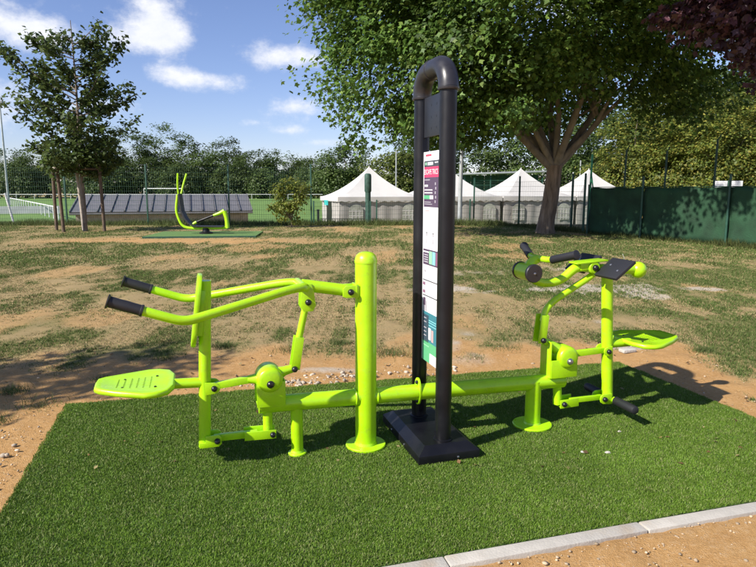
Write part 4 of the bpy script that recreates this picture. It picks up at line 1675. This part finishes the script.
# screened fence
sf = empty('screened_fence', (7.85, 22.9, 0))
tag(sf, 'fence clad in dark green privacy screen fabric with black posts', 'fence')
d0 = Vector((7.85, 22.9, 0))
sp = [Vector((7.85, 22.9, 0)), Vector((8.85, 20.6, 0)), Vector((10.2, 17.9, 0)), Vector((11.5, 15.2, 0)), Vector((12.8, 12.5, 0))]
for i, p in enumerate(sp):
    m = MB()
    q = p - d0
    m.tube([(q.x - .06, q.y - .05, -.1), (q.x - .06, q.y - .05, 2.05 if i else 1.8)], .035, 10)
    m.build('post', GREENP, sf)
for i, (a, b) in enumerate(zip(sp[:-1], sp[1:])):
    vs, fs = [], []
    n, k = 16, 10
    rr = np.random.default_rng(60 + i)
    dirv = (b - a).normalized()
    nn = Vector((dirv.y, -dirv.x, 0))
    for j in range(k + 1):
        for q in range(n + 1):
            p = a.lerp(b, q / n) - d0
            s = .035 * math.sin(q * 1.1 + j * .4 + i) * math.sin(j * .7) + .022 * rr.uniform(-1, 1)
            vs.append((p.x + nn.x * s, p.y + nn.y * s, .04 + (1.64 + .015 * math.sin(q * .9)) * j / k))
    fs = [(j * (n + 1) + q, j * (n + 1) + q + 1, (j + 1) * (n + 1) + q + 1, (j + 1) * (n + 1) + q) for j in range(k) for q in range(n)]
    o = MB().add(vs, fs).build('screen_panel', SCREEN, sf, angle=80)
    md = o.modifiers.new('thick', 'SOLIDIFY')
    md.thickness = .006
    m = MB()
    m.tube([a - d0 + Vector((0, 0, 1.70)), b - d0 + Vector((0, 0, 1.70))], .012, 6)
    m.build('top_wire', GREENP, sf)

# tall court posts behind the screened fence
for i, (px_, Y_, top, lb) in enumerate(((623, 27, 3.3, 'tall thin dark fence post beside the last marquee'), (663, 26, 3.2, 'tall thin dark fence post before the golden tree'), (712, 25, 3.6, 'tallest thin dark fence post near the white notice board'))):
    m = MB()
    m.tube([(0, 0, -.1), (.02, 0, top)], .04, 8)
    m.tube([(.02, 0, top - .02), (.12, -.05, top + .18)], .025, 6)
    o = m.build('court_post', GREENP, loc=(W(px_, Y_), Y_, 0))
    tag(o, lb, 'post', 'tall posts behind the screened fence')
# green tripod pole by the marquee
m = MB()
gx_, gy_ = W(590, 32), 32
m.tube([(-.05, 0, -1), (0, 0, 3.4)], .055, 8)
m.tube([(.0, 0, 2.4), (.34, 0, .4), (.45, 0, -.9)], .035, 8)
m.tube([(.0, 0, 2.4), (.1, .5, .4), (.12, .7, -.9)], .035, 8)
o = m.build('net_pole', mat('bright_green_pole', (.02, .22, .10), .5, var=.1), loc=(gx_, gy_, 0))
tag(o, 'bright green pole with slanting stays next to the last marquee', 'pole')
# white notice board
sg = empty('notice_board', (W(727, 36.5), 36.5, -1.0), -.45)
tag(sg, 'white rectangular notice board above the green screened fence', 'sign')
for s_ in (-1, 1):
    m = MB()
    m.box((s_ * .39, 0, 2.93), (.68, .03, .40))
    b_ = m.build('board', WHITE, sg, bevel=.004)
    for k in range(3):
        m = MB()
        m.box((s_ * .39 - .06 * (k % 2), -.0165, 3.05 - .11 * k), (.46 - .1 * k, .003, .028))
        m.build('print_line', INK['grey'], b_, smooth=False)
m = MB()
m.box((0, .04, 1.5), (.08, .05, 3.3))
m.build('post', GREENP, sg)

# ------------------------------------------------------------------ marquees
def tent(label, cx, cy, size, zb, eave, peak, seed, door=False):
    r = empty('marquee', (cx, cy, zb), A)
    tag(r, label, 'tent', 'white marquees in a row')
    h = size / 2
    n, k = 12, 8
    vs, fs = [], []
    # pagoda roof, concave flanks
    for i in range(n + 1):
        t = i / n
        s = h * 1.02 * (1 - t) + .04 * t
        z = eave + (peak - eave) * (t ** 1.35 * .82 + t ** 3 * .18)
        ringp = []
        for side in range(4):
            for j in range(k):
                u = -1 + 2 * j / k
                p = [(u, -1), (1, u), (-u, 1), (-1, -u)][side]
                sag = .06 * (1 - u * u) * math.sin(math.pi * (1 - t)) * (peak - eave)
                ringp.append((p[0] * s, p[1] * s, z - sag * .6))
        vs += ringp
    m4 = 4 * k
    for i in range(n):
        for j in range(m4):
            fs.append((i * m4 + j, i * m4 + (j + 1) % m4, (i + 1) * m4 + (j + 1) % m4, (i + 1) * m4 + j))
    fs.append(tuple(n * m4 + j for j in range(m4)))
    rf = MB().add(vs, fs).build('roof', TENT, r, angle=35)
    m = MB()
    m.lathe((0, 0, peak - .02), (0, 0, 1), [(.05, 0), (.05, .05), (.02, .08), (.02, .12), (.001, .15)], 10)
    m.build('finial', TENT, rf)
    rg = np.random.default_rng(seed)
    for side, (dx, dy) in enumerate(((0, -1), (1, 0), (0, 1), (-1, 0))):
        tx, ty = -dy, dx
        # valance
        vs, fs = [], []
        q = 24
        for j in range(q + 1):
            u = (-1 + 2 * j / q) * h * 1.03
            for zz in (eave + .02, eave - .12, eave - (.25 + .03 * math.cos(j * math.pi))):
                o_ = h * 1.03 + .01 * math.sin(j * .8)
                vs.append((dx * o_ + tx * u, dy * o_ + ty * u, zz))
        for j in range(q):
            fs += [(3 * j, 3 * j + 3, 3 * j + 4, 3 * j + 1), (3 * j + 1, 3 * j + 4, 3 * j + 5, 3 * j + 2)]
        MB().add(vs, fs).build('valance', TENT, rf, angle=60)
        # wall
        vs, fs = [], []
        q, kk = 30, 5
        for j in range(q + 1):
            u = (-1 + 2 * j / q) * h * .99
            for z_ in range(kk + 1):
                bul = .035 * math.sin(j * 1.25 + side) * math.sin(math.pi * z_ / kk * .9) + .015 * rg.uniform(-1, 1)
                o_ = h * .985 + bul
                vs.append((dx * o_ + tx * u, dy * o_ + ty * u, (eave - .05) * z_ / kk))
        skip = set(range(9, 17)) if (door and side == 3) else set()
        for j in range(q):
            if j in skip:
                continue
            for z_ in range(kk):
                fs.append((j * (kk + 1) + z_, (j + 1) * (kk + 1) + z_, (j + 1) * (kk + 1) + z_ + 1, j * (kk + 1) + z_ + 1))
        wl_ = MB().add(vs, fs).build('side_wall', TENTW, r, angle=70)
        if side in (0, 3) and not (door and side == 3):
            for wx in (-.3, .35):
                c0 = wx * size
                m = MB()
                m2 = MB()
                out = [(-.42, .75), (.42, .75), (.42, 1.45)] + [(.42 * math.cos(R(t)), 1.45 + .35 * math.sin(R(t))) for t in range(15, 180, 15)] + [(-.42, 1.45)]
                oo = h * .985 + .06
                m.prism([(c0 + a, b) for a, b in out], (tx, ty, 0), (0, 0, 1), (dx, dy, 0), (dx * oo, dy * oo, 0), .006)
                wpane = m.build('window', TENTP, wl_, smooth=False)
                for a in (-.21, 0, .21):
                    m2.box((dx * (oo + .008) + tx * (c0 + a), dy * (oo + .008) + ty * (c0 + a), 1.12), (.05 if ty == 0 else .008, .05 if ty else .008, .74))
                for b in (.9, 1.15, 1.42):
                    m2.box((dx * (oo + .010) + tx * c0, dy * (oo + .010) + ty * c0, b), (.84 if ty == 0 else .006, .84 if ty else .006, .05))
                m2.build('glazing_bars', TENT, wpane, smooth=False)
    for sx in (-1, 1):
        for sy in (-1, 1):
            m = MB()
            m.box((sx * h * .95, sy * h * .95, eave / 2), (.06, .06, eave))
            m.build('leg', GALV, r)
    if door:
        m = MB()
        m.box((-h * 1.045, .55, eave - .36), (.02, 1.1, .3))
        m.build('banner', TEAL, r)
    return r


tx0, ty0 = -.55, 38.4
tl = ['white marquee with open door and teal banner behind the green wooden post', 'white marquee mostly hidden behind the black totem', 'white peaked marquee beside the forked tree trunk, seen left of it', 'white peaked marquee between the forked tree and the screened fence']
for i in range(4):
    s = i * 5.25
    tent(tl[i], tx0 + s * CA, ty0 + s * SA, 5.0, -1.03, 2.22, 4.0, 20 + i, door=(i == 0))
# table and barrier in front of the first marquee
for i, (xa, xb, lb) in enumerate(((320, 352, 'low black barrier rail in front of the marquee door'), (353, 378, 'low black barrier rail beside the green wooden post'))):
    yb = 33.6
    r = empty('barrier', (W(xa, yb), yb, -1.0))
    tag(r, lb, 'barrier', 'barriers before the marquee')
    L = W(xb, yb) - W(xa, yb)
    m = MB()
    m.tube([(0, 0, 0), (0, 0, 1.05), (L, 0, 1.05), (L, 0, 0)], .022, 8)
    m.tube([(0, 0, .2), (L, 0, .2)], .018, 8)
    m.build('frame', BLACK, r)
    nb = int(L / .13)
    for k in range(1, nb):
        m = MB()
        m.tube([(L * k / nb, 0, .2), (L * k / nb, 0, 1.05)], .010, 5)
        m.build('bar', BLACK, r)
r = empty('signal_post', (W(318, 33.4), 33.4, -1.0))
tag(r, 'black square post at the end of the barrier rail', 'post')
m = MB()
m.box((0, 0, .75), (.12, .12, 1.5))
m.build('shaft', BLACK, r, bevel=.01)
m = MB()
m.box((0, 0, 1.53), (.15, .15, .06))
m.build('cap', BLACK, r, bevel=.01)

# green wooden post in front of the marquee
r = empty('green_post', (W(368, 28.9), 28.9, 0))
tag(r, 'thick weathered green wooden post with wider top section before the marquee', 'post')
m = MB()
m.tube([(0, 0, -.1), (0, 0, 1.55)], .13, 14)
m.build('shaft', PGREEN, r)
m = MB()
m.lathe((0, 0, 1.5), (0, 0, 1), [(.14, 0), (.165, .06), (.165, .72), (.15, .82), (.08, .86), (.001, .865)], 14)
m.build('top_section', PGREEN, r)
# grey tapered pole right of the totem
m = MB()
m.tube([(0, 0, -.1), (.0, 0, 1.2), (.05, 0, 4.1)], [.11, .10, .075], 14)
o = m.build('grey_pole', GALV, loc=(W(460, 29.6), 29.6, 0))
tag(o, 'light grey tapered pole standing beside the black totem', 'pole')
m = MB()
m.tube([(0, 0, -.8), (0, 0, 4.6)], .045, 8)
o = m.build('thin_pole', GALV, loc=(W(396, 44.5), 44.5, -.2))
tag(o, 'thin pale pole rising behind the first marquee roof', 'pole')
m = MB()
m.tube([(0, 0, -.8), (0, 0, 4.1)], .05, 8)
o = m.build('thin_pole', GALV, loc=(W(579, 49), 49, -.2))
tag(o, 'thin pale pole behind the last marquee beside the trunk', 'pole')

# green shelter behind the marquees
r = empty('shelter', (W(500, 54), 54, -1))
tag(r, 'green shelter with flat pale roof behind the marquees', 'shelter')
m = MB()
m.box((0, 0, 4.05), (7.4, 3.4, .14), Matrix.Rotation(-.03, 3, 'Y'))
m.build('roof', GALV, r, bevel=.02)
for k in range(6):
    m = MB()
    m.box((-3.0 + k * 1.2, 1.2, 1.95), (1.17, .06, 3.9))
    m.build('wall_panel', GREENP, r, bevel=.01)
for k in range(4):
    m = MB()
    m.box((-3.3 + k * 2.2, -1.3, 1.9), (.1, .1, 3.8))
    m.build('column', GREENP, r, bevel=.01)
for k in range(3):
    m = MB()
    m.tube([(-3.3, -1.3, 2.6 + .4 * k), (3.3, -1.3, 2.6 + .4 * k)], .03, 6)
    m.build('rail', GREENP, r)

# ------------------------------------------------------------------ low shed
sy0, sy1 = 33.9, 37.4
r = empty('low_shed', (W(164, 35.2), 35.2, -1.05), A)
tag(r, 'low shed with dark standing seam metal roof behind the wire fence', 'shed')
xl, xr = -4.95, 4.95
m = MB()
m.box(((xl + xr) / 2, 1.8, .64), (xr - xl - .5, 3.0, 1.28))
m.build('wall', WALLR, r)
rf = MB()
ang = math.atan2(.92, 3.5)
rm = Matrix.Rotation(ang, 3, 'X')
rf.box(((xl + xr) / 2, 1.75, 1.85), (xr - xl, 3.62, .06), rm)
ro = rf.build('roof', ROOFM, r)
ns = 14
sw = (xr - xl) / ns
for k in range(ns):
    m = MB()
    m.box((0, 0, 0), (sw - .10, 3.64, .03))
    o = m.build('roof_panel', ROOFM, ro, smooth=False)
    o.location = (xl + sw * (k + .5), 1.75 - math.sin(ang) * .047, 1.85 + math.cos(ang) * .047)
    o.rotation_euler = (ang, 0, 0)
for k in range(ns + 1):
    m = MB()
    m.box((0, 0, 0), (.045, 3.66, .11))
    o = m.build('roof_seam', ROOFM, ro, smooth=False)
    xx = min(max(xl + sw * k, xl + .02), xr - .02)
    o.location = (xx, 1.75 - math.sin(ang) * .075, 1.85 + math.cos(ang) * .075)
    o.rotation_euler = (ang, 0, 0)
m = MB()
m.tube([(xl, -.02, 1.33), (xr, -.02, 1.33)], .05, 8)
m.build('gutter', ROOFM, r)

# ------------------------------------------------------------------ second machine on its own pad
padr = empty('turf_pad', (-5.95, 22.0, 0))
tag(padr, 'small bright green turf pad under the distant exercise machine', 'turf pad')
m = MB()
m.prism([(-2.0, -1.35), (1.75, -.95), (1.55, 1.5), (-2.2, 1.3)], (1, 0, 0), (0, 1, 0), (0, 0, 1), (0, 0, .02), .05)
m.build('turf_sheet', mat('pad_turf', (.10, .19, .045), .9, var=.25, vscale=25, bump=.6, bscale=90), padr, smooth=False)
m = MB()
m.box((-.12, -1.17, .012), (3.78, .05, .06), .1063)
m.build('edge_strip', GREENP, padr)
ym2 = 22.1
mc = empty('leg_press_machine', (W(200, ym2), ym2, .045))
tag(mc, 'lime green exercise machine with black curved backrest on the distant turf pad', 'exercise machine')


def q(px_, py_, y=0):
    # side elevation measured in the photograph: 27.3 pixels to the metre
    return ((px_ - 200) / 27.6, y, (235.5 - py_) / 27.6)


m = MB()
m.tube([q(178.5, 197), q(176, 212), q(178, 220), q(181, 227), q(186, 230), q(200, 230.5), q(226, 229.5)], .05, 12, smooth=2)
m.build('frame', LIME, mc)
m = MB()
m.tube([q(226.5, 230), q(226, 221), q(224, 213)], [.085, .07, .09], 12, smooth=1)
m.build('front_upright', LIME, mc)
m = MB()
m.tube([q(224, 213), q(219, 215.5), q(213, 217.5)], [.08, .06, .045], 10, smooth=1)
m.build('foot_arm', LIME, mc)
m = MB()
m.tube([q(213, 217.5), q(196, 224)], .04, 10)
m.build('strut', BLACK, mc)
m = MB()
m.tube([q(196, 224), q(190, 227.5)], .055, 10)
m.build('strut_end', LIME, mc)
for s in (-1, 1):
    m = MB()
    m.tube([q(180.5, 198, s * .12), q(181.5 + .8 * s, 188, s * .22), q(184 + 2 * s, 176.5, s * .26)], .034, 10, smooth=1)
    m.build('handle', LIME, mc)
vs, fs = [], []
prof = [q(180, 197), q(180.8, 206), q(181.8, 214), q(185, 221), q(189, 226), q(195, 228.5), q(222, 228.8)]
for p in prof:
    vs += [(p[0], -.2, p[2]), (p[0], .2, p[2]), (p[0] + .05, .2, p[2] + .035), (p[0] + .05, -.2, p[2] + .035)]
for i in range(len(prof) - 1):
    for j in range(4):
        fs.append((4 * i + j, 4 * i + (j + 1) % 4, 4 * i + 4 + (j + 1) % 4, 4 * i + 4 + j))
fs += [(0, 1, 2, 3), tuple(4 * (len(prof) - 1) + j for j in (3, 2, 1, 0))]
MB().add(vs, fs).build('backrest', RUBBER, mc)
m = MB()
m.lathe(q(205, 235.5), (0, 0, 1), [(.24, 0), (.24, .05), (.13, .08), (.11, .2)], 18)
m.build('base', BLACK, mc)

# ------------------------------------------------------------------ football field furniture
def rail(label, pts, h, group, step=2.5):
    r = empty('field_rail', (pts[0][0], pts[0][1], 0))
    tag(r, label, 'rail', group)
    o0 = Vector((pts[0][0], pts[0][1], 0))
    a, b = Vector((*pts[0], 0)) - o0, Vector((*pts[1], 0)) - o0
    n = int((b - a).length / step)
    m = MB()
    za, zb_ = gz(pts[0][1]) + h, gz(pts[1][1]) + h
    m.tube([(a.x, a.y, za), (b.x, b.y, zb_)], .06, 6)
    m.build('top_rail', WHITE, r)
    for i in range(n + 1):
        p = a.lerp(b, i / n)
        zz = gz(p.y + pts[0][1])
        m = MB()
        m.tube([(p.x, p.y, zz), (p.x, p.y, zz + h)], .05, 6)
        m.build('post', WHITE, r)


rail('white rail along the far side of the football field', [(-105, 138), (-12, 138)], 1.1, None, 4.0)
rail('white rail along the near left side of the football field', [(-60, 100), (-27, 52)], 1.1, None, 3.0)
m = None
for i, (xc, yc, w, lb) in enumerate(((W(163, 120), 120, 7.3, 'white football goal seen between the shed and machine'),)):
    r = empty('football_goal', (xc, yc, gz(yc)))
    tag(r, lb, 'goal')
    for s in (-1, 1):
        m = MB()
        m.tube([(s * w / 2, 0, 0), (s * w / 2, 0, 2.44)], .09, 8)
        m.build('goalpost', WHITE, r)
        m = MB()
        m.tube([(s * w / 2, 0, 2.44), (s * w / 2, 1.0, 2.2), (s * w / 2, 2.2, 0)], .04, 6)
        m.build('net_stay', WHITE, r)
    m = MB()
    m.tube([(-w / 2, 0, 2.44), (w / 2, 0, 2.44)], .09, 8)
    m.build('crossbar', WHITE, r)
# floodlight mast and leaning white post on the left
r = empty('floodlight_mast', (W(8, 74), 74, gz(74)))
tag(r, 'tall slender floodlight mast rising behind the young tree', 'floodlight')
m = MB()
m.tube([(0, 0, 0), (0, 0, 6), (0, 0, 12.3)], [.16, .12, .07], 10)
m.build('mast', GALV, r)
m = MB()
m.box((0, -.1, 12.5), (.9, .35, .5))
m.build('lamp_head', mat('lamp_grey', (.2, .2, .21), .5), r, bevel=.03)
m = MB()
m.tube([(0, 0, 0), (-.35, 0, 1.7)], .05, 8)
o = m.build('leaning_post', WHITE, loc=(W(13, 30), 30, -.25))
tag(o, 'short leaning white post beside the football field', 'post')
m = MB()
for k in range(1):
    m.box((0, 0, .5), (9.5, .06, .75), .35)
o = m.build('advertising_board', mat('board_grey', (.5, .5, .5), .6, var=.15, vscale=1), loc=(W(6, 62), 62, gz(62)))
tag(o, 'long pale board along the left edge of the football field', 'board')
